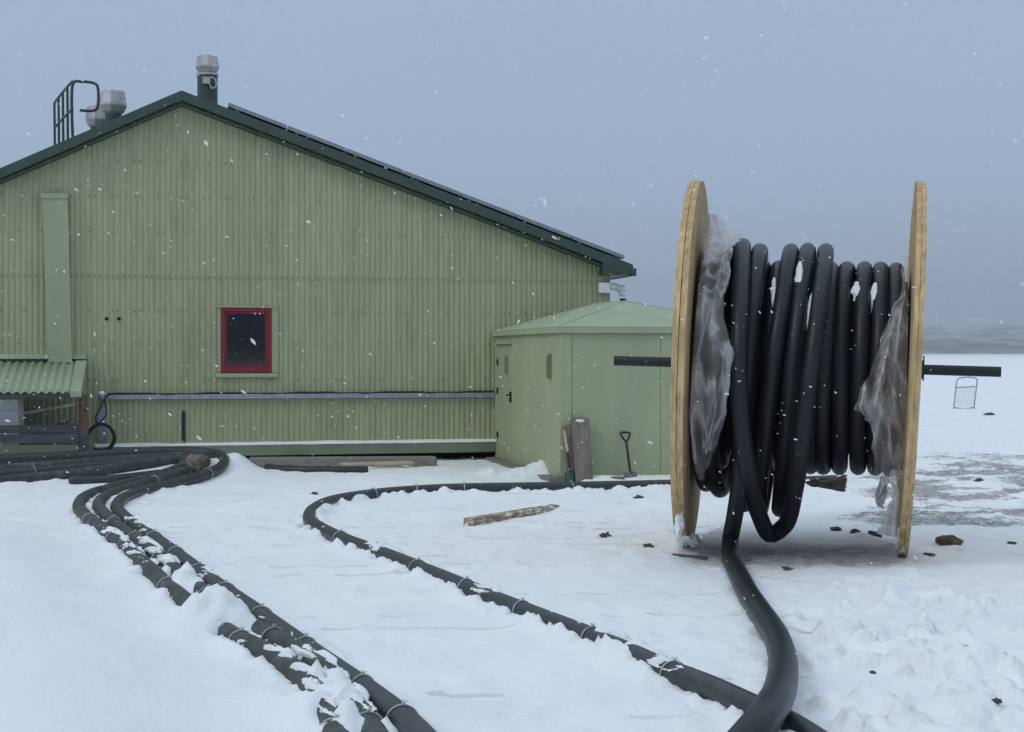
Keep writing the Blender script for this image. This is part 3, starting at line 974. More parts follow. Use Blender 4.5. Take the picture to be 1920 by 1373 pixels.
# white box, insulated elbow pipe at the corner
s_, z_ = W(1133, 540, -.1)
MB().box((s_, -.08, z_), (.16, .12, .155)).build('white_box', 'white_paint', bld, bevel=.008)
pb = catmull([PB(1144, 537, -.1), PB(1152, 538, .0), PB(1162, 542, .0), PB(1168, 549, .0), PB(1168, 556, .0)], .02)
ep = MB().tube(pb, .055, 12).build('insulated_elbow', 'white_paint', bld, smooth=True)
MB().lathe([(.045, -.05), (.05, .0)], PB(1168, 560, .0), 12).build('outlet', 'black_plastic', ep)
q = PB(1168, 544, .0)
MB().lathe([(.075, 0), (.08, .03), (.06, .06), (.03, .075)], q, 12).build('snow_cap', 'snow', ep, smooth=True)

# cable tray along the wall
tr_ = thing('cable_tray', 'long grey cable tray with black cable along the green wall', 'cable tray', BO, (0, 0, AL))
t0, tz0 = W(205, 742); t1, tz1 = W(926, 739)
tzm = (W(500, 742)[1])
MB().span((t0, -.085, tzm - .035), (t1, -.02, tzm - .03)).span((t0, -.09, tzm - .035), (t1, -.084, tzm + .025)).span((t0, -.024, tzm - .034), (t1, -.019, tzm + .025)).build('channel', 'tray', tr_)
x = t0 + .05
slots = MB()
while x < t1:
    slots.box((x, -.0915, tzm - .004), (.022, .002, .009)); x += .075
tag(slots.build('slots', 'black_steel', tr_), kind='stuff')
x = t0 + .4
while x < t1:
    MB().span((x, -.0185, tzm - .05), (x + .04, -.0165, tzm + .05)).build('bracket', 'tray', tr_); x += 1.3
cpts = []
for k in range(40):
    x = t0 - .02 + (t1 - t0) * k / 39
    cpts.append((x, -.075 + .004 * math.sin(k * 1.9), tzm + .034 + .008 * math.sin(k * .7) + .004 * math.sin(k * 2.1)))
MB().tube(catmull(cpts, .08), .016, 6).build('cable', 'black_plastic', tr_, smooth=True)

# hanging coil of black cable under a small lamp
hc = thing('cable_coil', 'coil of black cable hanging on the wall below the tray end', 'cable', BO, (0, 0, AL))
c_s, c_z = W(192, 818)
rad = .175
for k in range(7):
    rr = rad * (1 + .03 * math.sin(k * 2.3)); ox, oz = .012 * math.sin(k * 1.7), .012 * math.cos(k * 2.9)
    MB().tube([(c_s + ox + rr * math.cos(a * PI / 16), -.34 - .018 * (k % 4), c_z + oz + rr * 1.05 * math.sin(a * PI / 16)) for a in range(32)], .011, 6, closed=True).build('loop', 'black_plastic', hc, smooth=True)
for dxk in (-.04, .06):
    MB().tube(catmull([(t0 + .02, -.075, tzm + .03), (t0 - .05, -.10, tzm + .0), (c_s + dxk, -.14, tzm - .2), (c_s + dxk * 1.2 - .03, -.22, (tzm + c_z) / 2), (c_s - .06, -.33, c_z + rad)], .03), .011, 6).build('lead', 'black_plastic', hc, smooth=True)
lm = thing('wall_lamp', 'small grey wall lamp with a snow cap at the tray end', 'lamp', BO, (0, 0, AL))
ls_, lz_ = W(191, 742)
MB().lathe([(.03, -.05), (.045, -.02), (.05, .02), (.03, .04)], (ls_, -.12, lz_), 12).build('housing', 'tray', lm, smooth=True)
MB().span((ls_ - .02, -.12, lz_ - .02), (ls_ + .02, -.005, lz_ + .01)).build('arm', 'tray', lm)
MB().lathe([(.052, .02), (.05, .045), (.03, .065)], (ls_, -.12, lz_), 12).build('snow_cap', 'snow', lm, smooth=True)
jb = thing('conduit_plate', 'pale grey vertical conduit plate behind the hanging cable coil', 'conduit', BO, (0, 0, AL))
MB().span((W(184, 800)[0], -.035, W(190, 826)[1]), (W(201, 800)[0], -.018, W(190, 762)[1])).build('plate', 'tray', jb)
MB().span((W(182, 800)[0], -.05, W(190, 826)[1]), (W(203, 800)[0], -.036, W(190, 798)[1])).build('box', 'alu', jb)

# ------------------------------------------------------------------ lean-to shelter at the left
sh = thing('lean_to_shelter', 'low lean-to with pale green corrugated roof against the building', 'shelter', BO, (0, 0, AL))
shb = -1.25
sr0, szt = W(158, 676, -.02); sr1, sze = W(170, 736, shb)
sL = sr0 - 3.2
mb = MB(); pit = .105
n = int((sr0 - sL) / pit * 8)
top, bot = [], []
for k in range(n + 1):
    x = sL + (sr0 - .10 - sL) * k / n
    c = .016 * math.cos(2 * PI * x / pit)
    top.append((x, -.02, szt + c)); bot.append((x, shb, sze + c))
mid = [((a[0] + b[0]) / 2, (a[1] + b[1]) / 2, (a[2] + b[2]) / 2) for a, b in zip(top, bot)]
mb.grid([top, mid, bot])
so = mb.build('roof_sheet', 'shed_roof', sh, smooth=True)
md = so.modifiers.new('solid', 'SOLIDIFY'); md.thickness = .004
# flat edge flashing and apron
ang = math.atan2(szt - sze, 1.23)
MB().prism([(-.02, szt + .022), (shb, sze + .022), (shb, sze - .06), (-.02, szt - .06)], 'x', sr0 - .11, sr0 + .035).build('edge_flashing', 'shed_roof', sh)
MB().prism([(-.01, szt + .09), (-.10, szt + .035), (-.10, szt + .022), (-.01, szt + .02)], 'x', sL, sr0 + .03).build('apron', 'shed_roof', sh)
MB().span((sL, shb - .012, sze - .075), (sr0 - .112, shb + .03, sze - .022)).build('eave_beam', 'wood_dark', sh)
for u, m in ((151, 'rust'), (160, 'rust')):
    s_ = W(u, 780, shb + .15)[0]
    MB().span((s_ - .022, shb + .1, 0), (s_ + .022, shb + .16, sze - .03)).build('post', m, sh)
s_ = W(40, 780, shb + .1)[0]
MB().span((s_ - .03, shb + .08, 0), (s_ + .03, shb + .14, sze - .07)).build('post', 'wood_grey', sh)
s_ = W(156, 840, shb + .0)[0]
MB().span((s_ - .065, shb - .02, 0), (s_ + .065, shb + .09, W(150, 806, shb)[1])).build('stub_post', 'wood_dark', sh)
for va, vb_, off in ((797, 812, -.03), (814, 831, -.035)):
    za, zb = W(80, va, shb)[1], W(80, vb_, shb)[1]
    MB().span((sL, shb + off, zb), (W(147, 800, shb)[0], shb + off + .05, za)).build('rail_board', 'wood_dark', sh)
MB().span((sL, shb - .02, .02), (W(147, 850, shb)[0], shb + .02, W(80, 834, shb)[1])).build('base_panel', 'skirt_green', sh)
# clutter under the roof
wb = thing('white_cabinet', 'white cabinet standing under the lean-to roof', 'cabinet', BO, (0, 0, AL))
a, zt_ = W(-40, 745, shb + .35); b, zb_ = W(35, 795, shb + .35)
MB().span((a - .4, shb + .35, .25), (b, shb + .75, zt_ - .03)).build('body', 'white_paint', wb, bevel=.01)
MB().span((a - .4, shb + .343, (zt_ + zb_) / 2 - .004), (b, shb + .349, (zt_ + zb_) / 2 + .002)).build('door_seam', 'tray', wb)
tp = MB().box((0, 0, 0), (.95, .12, .035)).build('tilted_plank', 'snow_plank')
s_, z_ = W(90, 767, shb + .7); p = BO + BT * s_ + BN * (shb + .7); p.z = z_
tp.location = p; tp.rotation_euler = (0, R(-10), AL)
tag(tp, 'snow dusted plank tilted on the heap under the lean-to', 'plank')
hp = MB()
rows = []
for j in range(14):
    row = []
    for i in range(26):
        x = W(45, 790, shb + .5)[0] + (.9) * i / 25; y = shb + .25 + .75 * j / 13
        e = max(0, math.sin(PI * i / 25)) ** .5 * max(0, math.sin(PI * j / 13)) ** .5
        row.append((x, y, .30 + e * (.20 + .30 * float(fbm(np.array([x * 4]), np.array([y * 4]), 5, 4)[0]))))
    rows.append(row)
hp.grid(rows)
ho = thing('scrap_heap', 'dark heap of scrap boards under the lean-to roof', 'heap', BO, (0, 0, AL))
hp.build('heap', 'stone', ho)
MB().span((W(40, 800, shb)[0], shb + .2, .0), (W(146, 800, shb)[0], shb + 1.05, .30)).build('crate_base', 'wood_dark', ho)

# ------------------------------------------------------------------ pale green shed in front of the building
corner = G(1050, 905, 0.0)
cs_, cb_, _ = toB(corner)
SW, SDp = 2.62, -cb_ - .05
ehz = CAMH + (662 - 612) / FOC * corner.y
shd = thing('pale_green_shed', 'flat walled pale green shed with hipped roof beside the big building', 'shed', corner, (0, 0, AL))
ZW = ehz - .07
# wall panels (local: x along front, y into depth)
def seam_panel(x0, x1, face, name='wall_panel'):
    pass
front = [0, .145, 1.30, SW]
MB().span((.0, .004, 0.0), (SW - .0, .05, .12)).build('plinth', 'skirt_green', shd)
for a, b, pr in ((0.0, .145, -.012), (.149, 1.30, 0.0), (1.304, SW - .14, -.004), (SW - .136, SW, -.012)):
    MB().span((a, pr, .02), (b, .055, ZW)).build('wall_panel', 'shed', shd, bevel=.004)
dy0, dy1 = SDp - 1.12, SDp - .16        # door at the building end of the left wall
for a, b in ((.057, dy0 - .004), (dy1 + .004, SDp)):
    MB().span((0.0, a, .02), (.055, b, ZW)).build('wall_panel', 'shed', shd, bevel=.004)
dzt = ZW - .14
MB().span((0.0, dy0 - .003, dzt + .004), (.055, dy1 + .003, ZW)).build('wall_panel', 'shed', shd)
MB().span((SW - .055, .057, .02), (SW, SDp, ZW)).build('wall_panel', 'shed', shd)
MB().span((.056, SDp - .05, .02), (SW - .056, SDp, ZW)).build('wall_panel', 'shed', shd)
dr_ = MB().span((.012, dy0, .06), (.05, dy1, dzt)).build('door', 'shed', shd, bevel=.004)
MB().span((-.03, dy0 - .03, dzt + .006), (-.001, dy1 + .03, dzt + .05)).build('drip_bar', 'shed', dr_)
MB().span((.0, dy0 + .28, 1.30), (.0115, dy0 + .46, 1.56)).build('vent_grille', 'skirt_green', dr_)
MB().span((-.02, dy0 + .03, .90), (.0115, dy0 + .08, 1.05)).build('lock_plate', 'black_steel', dr_)
MB().tube([(-.03, dy0 + .055, 1.0), (-.035, dy0 + .15, .995)], .012, 6).build('handle', 'black_steel', dr_)
for z in (.35, 1.0, dzt - .3):
    MB().span((-.012, dy1 - .03, z), (.0115, dy1 + .004, z + .09)).build('hinge', 'black_steel', dr_)
lou = MB().span((-.03, .42, ZW - .58), (-.001, .56, ZW - .27)).build('louvre', 'skirt_green', shd)
for k in range(7):
    MB().box((-.036, .49, ZW - .55 + k * .04), (.014, .13, .02), (0, R(25), 0)).build('slat', 'skirt_green', lou)
# fascia and hipped roof
o_ = .055
fz0, fz1 = ZW - .012, ZW + .07
MB().span((-o_, -o_, fz0), (SW + o_, -o_ + .03, fz1)).build('fascia', 'shed', shd, bevel=.004)
MB().span((-o_, -o_ + .031, fz0), (-o_ + .03, SDp * .45, fz1)).build('fascia', 'shed', shd, bevel=.004)
MB().span((-o_, SDp * .45 + .004, fz0), (-o_ + .03, SDp, fz1)).build('fascia', 'shed', shd, bevel=.004)
MB().span((SW + o_ - .03, -o_ + .031, fz0), (SW + o_, SDp, fz1)).build('fascia', 'shed', shd, bevel=.004)
L = local_of(shd)
ap_f = L @ D(1192, 565, corner.y + 1.75); ap_b = L @ D(1118, 567, corner.y + 3.3)
ry = (ap_f.x + ap_b.x) / 2
rzz = ap_f.z
o2 = o_ + .004
V4 = [(-o2, -o2, fz1 - .004), (SW + o2, -o2, fz1 - .004), (SW + o2, SDp, fz1 - .004), (-o2, SDp, fz1 - .004), (SW / 2, ap_f.y, rzz), (SW / 2, min(SDp - .3, ap_b.y), rzz + .015)]
for f in ((0, 1, 4), (0, 4, 5, 3), (1, 2, 5, 4), (3, 5, 2)):
    mb = MB(); mb.v = [V4[i] for i in f]; mb.f = [tuple(range(len(f)))]
    o = mb.build('roof_panel', 'shed_roof', shd)
    md = o.modifiers.new('solid', 'SOLIDIFY'); md.thickness = .012; md.offset = -1
MB().tube([V4[0], V4[4]], .010, 6).build('hip_cap', 'shed_roof', shd); MB().tube([V4[1], V4[4]], .010, 6).build('hip_cap', 'shed_roof', shd); MB().tube([V4[4], V4[5]], .010, 6).build('ridge_cap', 'shed_roof', shd)
# dark footing stones / sleeper at the shed foot
ft = MB().span((-.16, -.06, -.05), (.05, SDp * .97, .06)).build('sleeper', 'wood_grey')
ft.location = corner; ft.rotation_euler = (0, 0, AL)
tag(ft, 'grey sleeper along the foot of the shed door wall', 'sleeper')

# ------------------------------------------------------------------ cable reel
PSI = R(12.0); ROLL = R(1.6)
RC_ = Vector((2.335, 12.0, 1.494)); RAD = 1.49; HW = .87
Rm = (Matrix.Rotation(-PSI, 4, 'Z') @ Matrix.Rotation(ROLL, 4, 'Y'))
base = RC_ - Rm.to_3x3() @ Vector((0, 0, RC_.z))
reel = thing('wooden_reel', 'tall wooden cable reel carrying thick black pipe on the snow', 'reel', base, Rm.to_euler())
RL = (Matrix.Translation(base) @ Rm).inverted()
CZ = RC_.z
def disc_boards(th0, th1, nb, vertical, seedv, fl, mname, rad=RAD):
    w = 2 * rad / nb
    for k in range(nb):
        a, b = -rad + k * w + .0006, -rad + (k + 1) * w - .0006
        pts = []
        N = 16
        for i in range(N + 1):
            t = a + (b - a) * i / N
            pts.append((t, math.sqrt(max(0, rad * rad - t * t))))
        for i in range(N, -1, -1):
            t = a + (b - a) * i / N
            pts.append((t, -math.sqrt(max(0, rad * rad - t * t))))
        # drop doubled tips
        q = [pts[0]]
        for p_ in pts[1:]:
            if (p_[0] - q[-1][0]) ** 2 + (p_[1] - q[-1][1]) ** 2 > 1e-8: q.append(p_)
        if (q[0][0] - q[-1][0]) ** 2 + (q[0][1] - q[-1][1]) ** 2 < 1e-8: q.pop()
        poly = [(p_[0], p_[1]) if vertical else (p_[1], p_[0]) for p_ in q]
        j = random.uniform(-.004, .004)
        MB().prism(poly, 'x', th0 + j * .4, th1 + j * .4).build('board', mname, fl)
def flange(x, yaw, lean, sgn, lab, t=.046):
    f = bpy.data.objects.new('flange', None); COL.objects.link(f); f.parent = reel
    f.location = (x, 0, CZ); f.rotation_euler = (0, lean, yaw)
    f['label'] = lab
    disc_boards(-t, -.0015, 7, True, 3, f, 'wood_new' if sgn > 0 else 'wood_new')
    disc_boards(.0015, t, 7, False, 5, f, 'wood_new')
    return f
fl_l = flange(-HW, R(1.0), R(.2), -1, 'left flange with snow stuck to its foot')
fl_r = flange(HW, R(-1.6), R(1.1), 1, 'right flange seen edge on', .037)
MB().lathe([(.70, 0), (.70, 2 * HW - .10)], (0, 0, 0), 24)
dm = MB(); dm.lathe([(.70, -HW + .05), (.70, HW - .05)], (0, 0, 0), 28)
dm.v = [(z, x_, y_ + CZ) for x_, y_, z in dm.v]
dm.build('drum', 'void', reel)  # coloured near black, painting in the shade between the turns
# axle
al = RL @ D(1153, 681, 12.35); ar = RL @ D(1880, 699, 11.55)
MB().tube([(al.x, 0, CZ), (ar.x, 0, CZ)], .041, 20).build('axle', 'black_steel', reel)
hb = MB().tube([(HW + .05, 0, CZ), (HW + .095, 0, CZ)], .075, 16).build('hub_plate', 'black_steel', reel)
MB().tube([(HW + .10, 0, CZ + .11), (HW + .10, 0, CZ - .09)], .006, 6).build('pin', 'black_steel', hb)
MB().tube([(-HW - .095, 0, CZ), (-HW - .05, 0, CZ)], .075, 16).build('hub_plate', 'black_steel', reel)
# tie rods through the flanges
for k in range(6):
    a = k * PI / 3 + .4
    MB().tube([(-HW - .02, .6 * math.cos(a), CZ + .6 * math.sin(a)), (HW + .02, .6 * math.cos(a), CZ + .6 * math.sin(a))], .012, 6).build('tie_rod', 'black_steel', reel)
# snow caked on the foot of the flanges
def clump(name, p, s, m='snow', seed=1, parent=None, rough=.35, nlat=8, nlon=12, fq=1.7):
    mb = MB(); rows = []
    for i in range(nlat + 1):
        th = PI * i / nlat
        row = []
        for j in range(nlon + 1):
            ph = 2 * PI * (j % nlon) / nlon
            d = Vector((math.sin(th) * math.cos(ph), math.sin(th) * math.sin(ph), math.cos(th)))
            k = 1 + rough * 2 * (float(fbm(np.array([d.x * fq + d.z * fq * .6 + seed * 3.1]), np.array([d.y * fq - d.z * fq * .6 + seed]), seed, 4, .65)[0]) - .5)
            row.append((p[0] + d.x * s[0] * k, p[1] + d.y * s[1] * k, p[2] + d.z * s[2] * k))
        rows.append(row)
    mb.grid(rows)
    return mb.build(name, m, parent, smooth=(m == 'snow'))
def RLp(u, v, y): return RL @ D(u, v, y)
for (u_, v_, y_, sz, sd_) in ((1273, 985, 11.24, (.028, .04, .10), 3), (1281, 1014, 11.42, (.045, .08, .04), 5), (1300, 1012, 11.62, (.04, .10, .04), 6),
                              (1689, 1008, 11.26, (.05, .045, .07), 8), (1692, 1022, 11.34, (.06, .06, .045), 9)):
    clump('snow_cake', RLp(u_, v_, y_), sz, parent=reel, seed=sd_, rough=.85, nlat=18, nlon=26, fq=2.6)

# ------------------------------------------------------------------ black pipe on the reel
coil = thing('pipe_coil', 'thick black insulated pipe wound on the wooden reel with a slack loop', 'pipe', base, Rm.to_euler())
def axis_at(u):
    """axis coordinate of the turn whose crown shows at photo column u"""
    lo, hi = -1.2, 1.2
    W_ = RL.inverted()
    for _ in range(40):
        m = (lo + hi) / 2
        p = W_ @ Vector((m, 0, CZ + .9))
        uu = CX + FOC * p.x / (p.y * _cp - (p.z - CAMH) * _sp)
        if uu < u: lo = m
        else: hi = m
    return lo
def turn(u, rad, sag=0.0, yaw=-.03, seed=0, r=.0635, sx=0.0):
    a0 = axis_at(u); rnd = random.Random(seed)
    w1, w2 = rnd.uniform(-.02, .02), rnd.uniform(-.016, .016)
    yw = yaw + rnd.uniform(-.012, .012)
    pts = []
    for k in range(56):
        t = 2 * PI * k / 56
        rr = rad + .006 * math.sin(3 * t + seed)
        y, z = rr * math.cos(t), rr * math.sin(t)
        if z < 0: z *= 1 + sag; y *= 1 - sag * .35 * (z / rr) ** 2
        x = a0 - yw * y * 1.0 + w1 * (1 - math.sin(t)) * .8 + w2 * math.sin(2 * t) + sx * (1 - math.sin(t)) / 2
        pts.append((x, y, CZ + z))
    MB().tube(pts, r, 12, closed=True).build('turn', 'pipe_coil', coil, smooth=True)
for k, u in enumerate((1336, 1368, 1400, 1432, 1462, 1495, 1527, 1559, 1590, 1622, 1652, 1681)):
    turn(u, .790, .02, seed=k)
for k, u in enumerate((1364, 1425, 1483, 1515)):
    turn(u, .932, (.11, .22, .27, .25)[k], seed=30 + k, yaw=(-.03, .0, .01, .0)[k], r=.0660, sx=(0, -.03, -.16, -.17)[k])
turn(1340, .93, .06, seed=44)
loopp = [(1397, 700, 12.95), (1396, 560, 12.75), (1394, 485, 12.4), (1393, 462, 12.0), (1391, 498, 11.5), (1387, 600, 11.05), (1386, 700, 10.93), (1391, 800, 10.93),
         (1403, 890, 11.1), (1422, 962, 11.4), (1447, 1003, 11.65), (1472, 985, 11.6), (1490, 920, 11.3), (1503, 830, 11.0), (1517, 720, 10.88),
         (1533, 600, 10.98), (1544, 510, 11.4), (1548, 472, 11.9), (1548, 490, 12.35), (1547, 570, 12.7), (1545, 700, 12.9)]
MB().tube(catmull([RL @ D(*q) for q in loopp], .05), .0665, 14).build('slack_loop', 'pipe_coil', coil, smooth=True)
tail = [D(1393, 640, 11.35), D(1392, 740, 11.16), D(1390, 830, 11.12), D(1386, 905, 11.16), D(1378, 965, 11.28), D(1370, 1008, 11.42)]
tailp = catmull(tail + [Dp[k] for k in range(0, len(Dp), 6)][1:] + [Dp[-1]], .05)
MB().tube([RL @ p for p in tailp], .0725, 16, rfun=lambda i, n: .058 + .0145 * min(1, i / (n * .45))).build('tail', 'pipe_coil', coil, smooth=True)
# snow packed between the turns
def wedge(u, v0, v1, y, w, seed):
    rows = []; N = 14
    for i in range(N + 1):
        v = v0 + (v1 - v0) * i / N
        ww = w * math.sin(PI * (i + .6) / (N + 1.2)) ** .6 * (.7 + .6 * float(vn(np.array([i * .9 + seed]), np.array([seed * 1.3]), 3)[0]))
        row = []
        for j in range(6):
            t = j / 5 - .5
            row.append(RL @ (D(u[0] + (u[1] - u[0]) * i / N, v, y[0] + (y[1] - y[0]) * i / N) + Vector((t * ww, .05 * (2 * t) ** 2 - .01, .0))))
        rows.append(row)
    o = MB().grid(rows).build('snow_wedge', 'snow', coil, smooth=True)
wedge((1502, 1497), 490, 596, (11.33, 11.15), .075, 1)
wedge((1525, 1517), 550, 620, (11.17, 11.08), .05, 2)
wedge((1608, 1611), 528, 572, (11.36, 11.28), .085, 3)
wedge((1643, 1640), 530, 590, (11.33, 11.22), .07, 4)
wedge((1453, 1452), 520, 575, (11.45, 11.3), .045, 5)

# torn plastic film at both flanges
def film(name, left, right, label, nj=22, seed=0, m='film'):
    def at(pl, t):
        n = len(pl) - 1; k = min(int(t * n), n - 1); f = t * n - k
        a, b = pl[k], pl[k + 1]
        return [a[i] + (b[i] - a[i]) * f for i in range(3)]
    rows = []
    NI = 54
    for i in range(NI + 1):
        t = i / NI
        a, b = at(left, t), at(right, t)
        row = []
        for j in range(nj + 1):
            s = j / nj
            nz = float(fbm(np.array([s * 3 + seed + t * 2]), np.array([t * 2.2 + seed]), 7 + seed, 2)[0]) - .5
            edge = (float(vn(np.array([t * 26]), np.array([seed * 1.7]), 9)[0]) - .5) * 9 * s ** 3
            u = a[0] + (b[0] - a[0]) * s + edge
            v = a[1] + (b[1] - a[1]) * s + 4 * nz
            y = a[2] + (b[2] - a[2]) * s + .22 * nz * math.sin(PI * min(1, s * 1.1)) - .05 * math.sin(PI * s)
            row.append(D(u, v, y))
        rows.append(row)
    o = MB().grid(rows).build(name, m, smooth=True)
    return tag(o, label, 'plastic film')
film('plastic_film', [(1331, 402, 11.75), (1322, 450, 11.45), (1311, 520, 11.2), (1304, 600, 11.0), (1297, 700, 10.9), (1293, 780, 10.9), (1298, 850, 11.0), (1308, 900, 11.2)],
     [(1345, 404, 11.8), (1378, 440, 11.5), (1368, 500, 11.2), (1355, 580, 10.95), (1373, 660, 10.85), (1362, 770, 10.85), (1338, 845, 10.95), (1318, 902, 11.2)],
     'torn translucent plastic film hanging inside the left reel flange', seed=1)
film('plastic_film', [(1704, 480, 11.3), (1703, 560, 11.0), (1702, 640, 10.85), (1700, 740, 10.75), (1697, 830, 10.75), (1692, 900, 10.85)],
     [(1692, 482, 11.3), (1690, 540, 11.1), (1650, 640, 10.9), (1602, 765, 10.82), (1638, 800, 10.8), (1636, 890, 10.85)],
     'torn translucent plastic film flaring out at the right reel flange', seed=4)
film('plastic_film', [(1325, 404, 11.74), (1324, 430, 11.66), (1321, 462, 11.5), (1318, 500, 11.36)],
     [(1341, 400, 11.8), (1364, 424, 11.76), (1398, 440, 11.70), (1352, 478, 11.4)],
     'white rag of plastic film on top beside the left flange', seed=6, m='film_dense')
film('plastic_film', [(1693, 880, 10.84), (1690, 930, 10.95), (1687, 975, 11.1), (1682, 1008, 11.2)],
     [(1668, 882, 10.84), (1672, 930, 10.95), (1660, 965, 11.1), (1642, 1000, 11.2)],
     'grey plastic rag trailing down the right flange to the snow', seed=15, m='film_dense')
film('plastic_film', [(1652, 893, 11.3), (1640, 930, 11.4), (1642, 945, 11.4)],
     [(1668, 893, 11.2), (1664, 930, 11.3), (1655, 955, 11.35)],
     'small pale flap of plastic below the coil by the right flange', seed=9, m='film_dense')
film('plastic_scrap', [(1505, 903, 12.3), (1520, 912, 12.25), (1545, 916, 12.2)],
     [(1586, 892, 12.5), (1588, 905, 12.4), (1584, 924, 12.3)],
     'crumpled paper scrap tied up under the coil', seed=12).data.materials[0] = MATS['paper']

# ------------------------------------------------------------------ pipes lying on the ground
def tie(path, i, r, parent, name='wire_tie'):
    p = path[i]; t = (path[min(i + 1, len(path) - 1)] - path[max(i - 1, 0)]).normalized()
    n = (Vector((0, 0, 1)) - t * t.z).normalized(); b = t.cross(n)
    rr = r + .004
    sl = random.uniform(-.35, .35)
    mb = MB().tube([p + (n * math.cos(a) + b * math.sin(a)) * rr + t * sl * rr * math.sin(a) for a in [2 * PI * k / 20 for k in range(20)]], (.0042 + .0001 * p.y), 6, closed=True)
    e = p + n * (rr + .002)
    mb.tube([e, e + n * .012 + t * .018 + b * .006], .004, 5); mb.tube([e, e + n * .014 - t * .010 + b * .014], .004, 5)
    mb.build(name, 'wire', parent)
def pipe(path, r, m, name, label, ties, snows, group=None):
    t = thing(name, label, 'pipe', (path[0].x, path[0].y, 0), group=group)
    off = Vector((path[0].x, path[0].y, 0))
    P = [Vector(p) - off for p in path]
    MB().tube(P, r, 16).build('casing', m, t, smooth=True)
    for u, v in ties: tie(P, near_idx(path, u, v), r, t)
    for (u0, v0, u1, v1, thr, sd) in snows:
        a, b = sorted((near_idx(path, u0, v0), near_idx(path, u1, v1)))
        if b - a < 6: continue
        rows = []
        # patch mesh uses world positions for its noise, so build in world and shift
        snow_on_w(path, off, r, a, b, thr, t, sd)
    return t
def snow_on_w(path, off, r, i0, i1, thr, parent, seed):
    P = []
    for i in range(i0, i1):
        for f in range(4): P.append(path[i].lerp(path[i + 1], f / 4))
    N = len(P); thick = .024; NK = 21
    base, dirs, aa = [], [], []
    for i in range(N):
        p = P[i]; t = (P[min(i + 1, N - 1)] - P[max(i - 1, 0)]).normalized()
        n = (Vector((0, 0, 1)) - t * t.z).normalized(); b = t.cross(n)
        for k in range(NK):
            a = (k / (NK - 1) - .5) * 2.3
            base.append(tuple(p)); dirs.append(tuple(n * math.cos(a) + b * math.sin(a))); aa.append(a)
    base, dirs, aa = np.array(base), np.array(dirs), np.array(aa)
    q = base + dirs * r
    nz = fbm(q[:, 0] * 9 + seed, q[:, 1] * 7 + aa * 1.5, 77 + seed, 4, .55)
    ii = np.repeat(np.arange(N), NK)
    end = np.minimum(1, np.minimum(ii / 9.0, (N - 1 - ii) / 9.0))
    e = (nz - thr - .02) * 7 * thick - .7 * thick * (np.abs(aa) / 1.15) ** 3 - thick * (1 - end)
    e = np.clip(e, -.012, thick)
    V = base - np.array(tuple(off)) + dirs * (r + e)[:, None]
    rows = [[tuple(V[i * NK + k]) for k in range(NK)] for i in range(N)]
    tag(MB().grid(rows).build('snow_patch', 'snow', parent, smooth=True), kind='stuff')

pipe(A1, RA, 'pipe_frost', 'ground_pipe', 'half buried black pipe outermost at the left drift', [(455, 1205), (310, 1105), (250, 1035), (215, 1010), (170, 975), (590, 1320), (640, 1372)],
     [(625, 1372, 500, 1228, .53, 1), (490, 1225, 440, 1200, .56, 2), (280, 1070, 200, 1000, .56, 3)])
pipe(A2, RA, 'pipe_frost', 'ground_pipe', 'half buried black pipe in the middle of the three curving pipes', [(510, 1198), (390, 1120), (300, 1048), (255, 1012), (215, 980), (690, 1366), (290, 902)],
     [(690, 1366, 545, 1216, .52, 4), (540, 1214, 495, 1190, .55, 5), (330, 1074, 265, 1022, .54, 6)])
pipe(A3, RA, 'pipe', 'ground_pipe', 'black pipe lying clear of the snow, looping back by the stone', [(750, 1350), (680, 1293), (570, 1215), (490, 1160), (420, 1112), (375, 1075), (330, 1042), (290, 1012), (250, 982), (390, 890)],
     [(405, 1100, 380, 1080, .55, 7), (290, 1012, 240, 975, .57, 8)])
pipe(Cp, RC, 'pipe', 'ground_pipe', 'black pipe curving across the middle snow and passing behind the reel',
     [(1070, 912), (868, 916), (780, 920), (700, 927), (640, 1012), (705, 1036), (785, 1068), (875, 1104), (975, 1145), (1105, 1195), (1258, 1262)],
     [(720, 1041, 690, 1030, .53, 11), (800, 1073, 770, 1062, .54, 12), (1180, 1227, 1120, 1200, .52, 13), (1290, 1275, 1215, 1243, .54, 14), (1415, 1330, 1350, 1300, .50, 15), (940, 1131, 880, 1106, .62, 16)])

B4 = catmull([far_pt(u, v, RA) for u, v in ((-700, 925), (-200, 900), (0, 889), (120, 880), (240, 869), (325, 862), (350, 858))])
pipe(B4, RA, 'pipe', 'ground_pipe', 'black pipe in the pile at left ending by the brown stone', [(60, 885)], [])
B5 = catmull([G(130, 903, RA * .9), G(200, 900, RA * .9), G(265, 893, RA), G(330, 884, RA)])
pipe(B5, RA * .9, 'pipe', 'ground_pipe', 'short dark pipe at the front of the pile inside the bend', [], [])
# short black pipe and timber at the building foot
bp = G(520, 880, .05); 
pth = catmull([D(500, 877, 19.9), D(560, 884, 19.6), D(640, 886, 19.55), D(690, 883, 19.6)])
for p in pth: p.z = max(p.z, .05)
tag(MB().tube(pth, .055, 12).build('short_pipe', 'pipe', smooth=True), 'short black pipe in the snow below the grey timber', 'pipe')
def beam(name, pa, pb_, w, h, m, label, cat, bev=.008, roll=0.0):
    pa, pb_ = Vector(pa), Vector(pb_)
    d = pb_ - pa
    o = MB().box((0, 0, 0), (d.length, w, h)).build(name, m, bevel=bev)
    o.rotation_euler = (roll, -math.asin(d.z / d.length), math.atan2(d.y, d.x))
    o.location = (pa + pb_) / 2
    return tag(o, label, cat)
def at_z(u, v, y):
    return D(u, v, y)
beam('grey_timber', D(466, 869, 20.3), D(818, 867, 20.75), .20, .17, 'wood_grey', 'long weathered grey timber lying along the foot of the building', 'timber', .03)
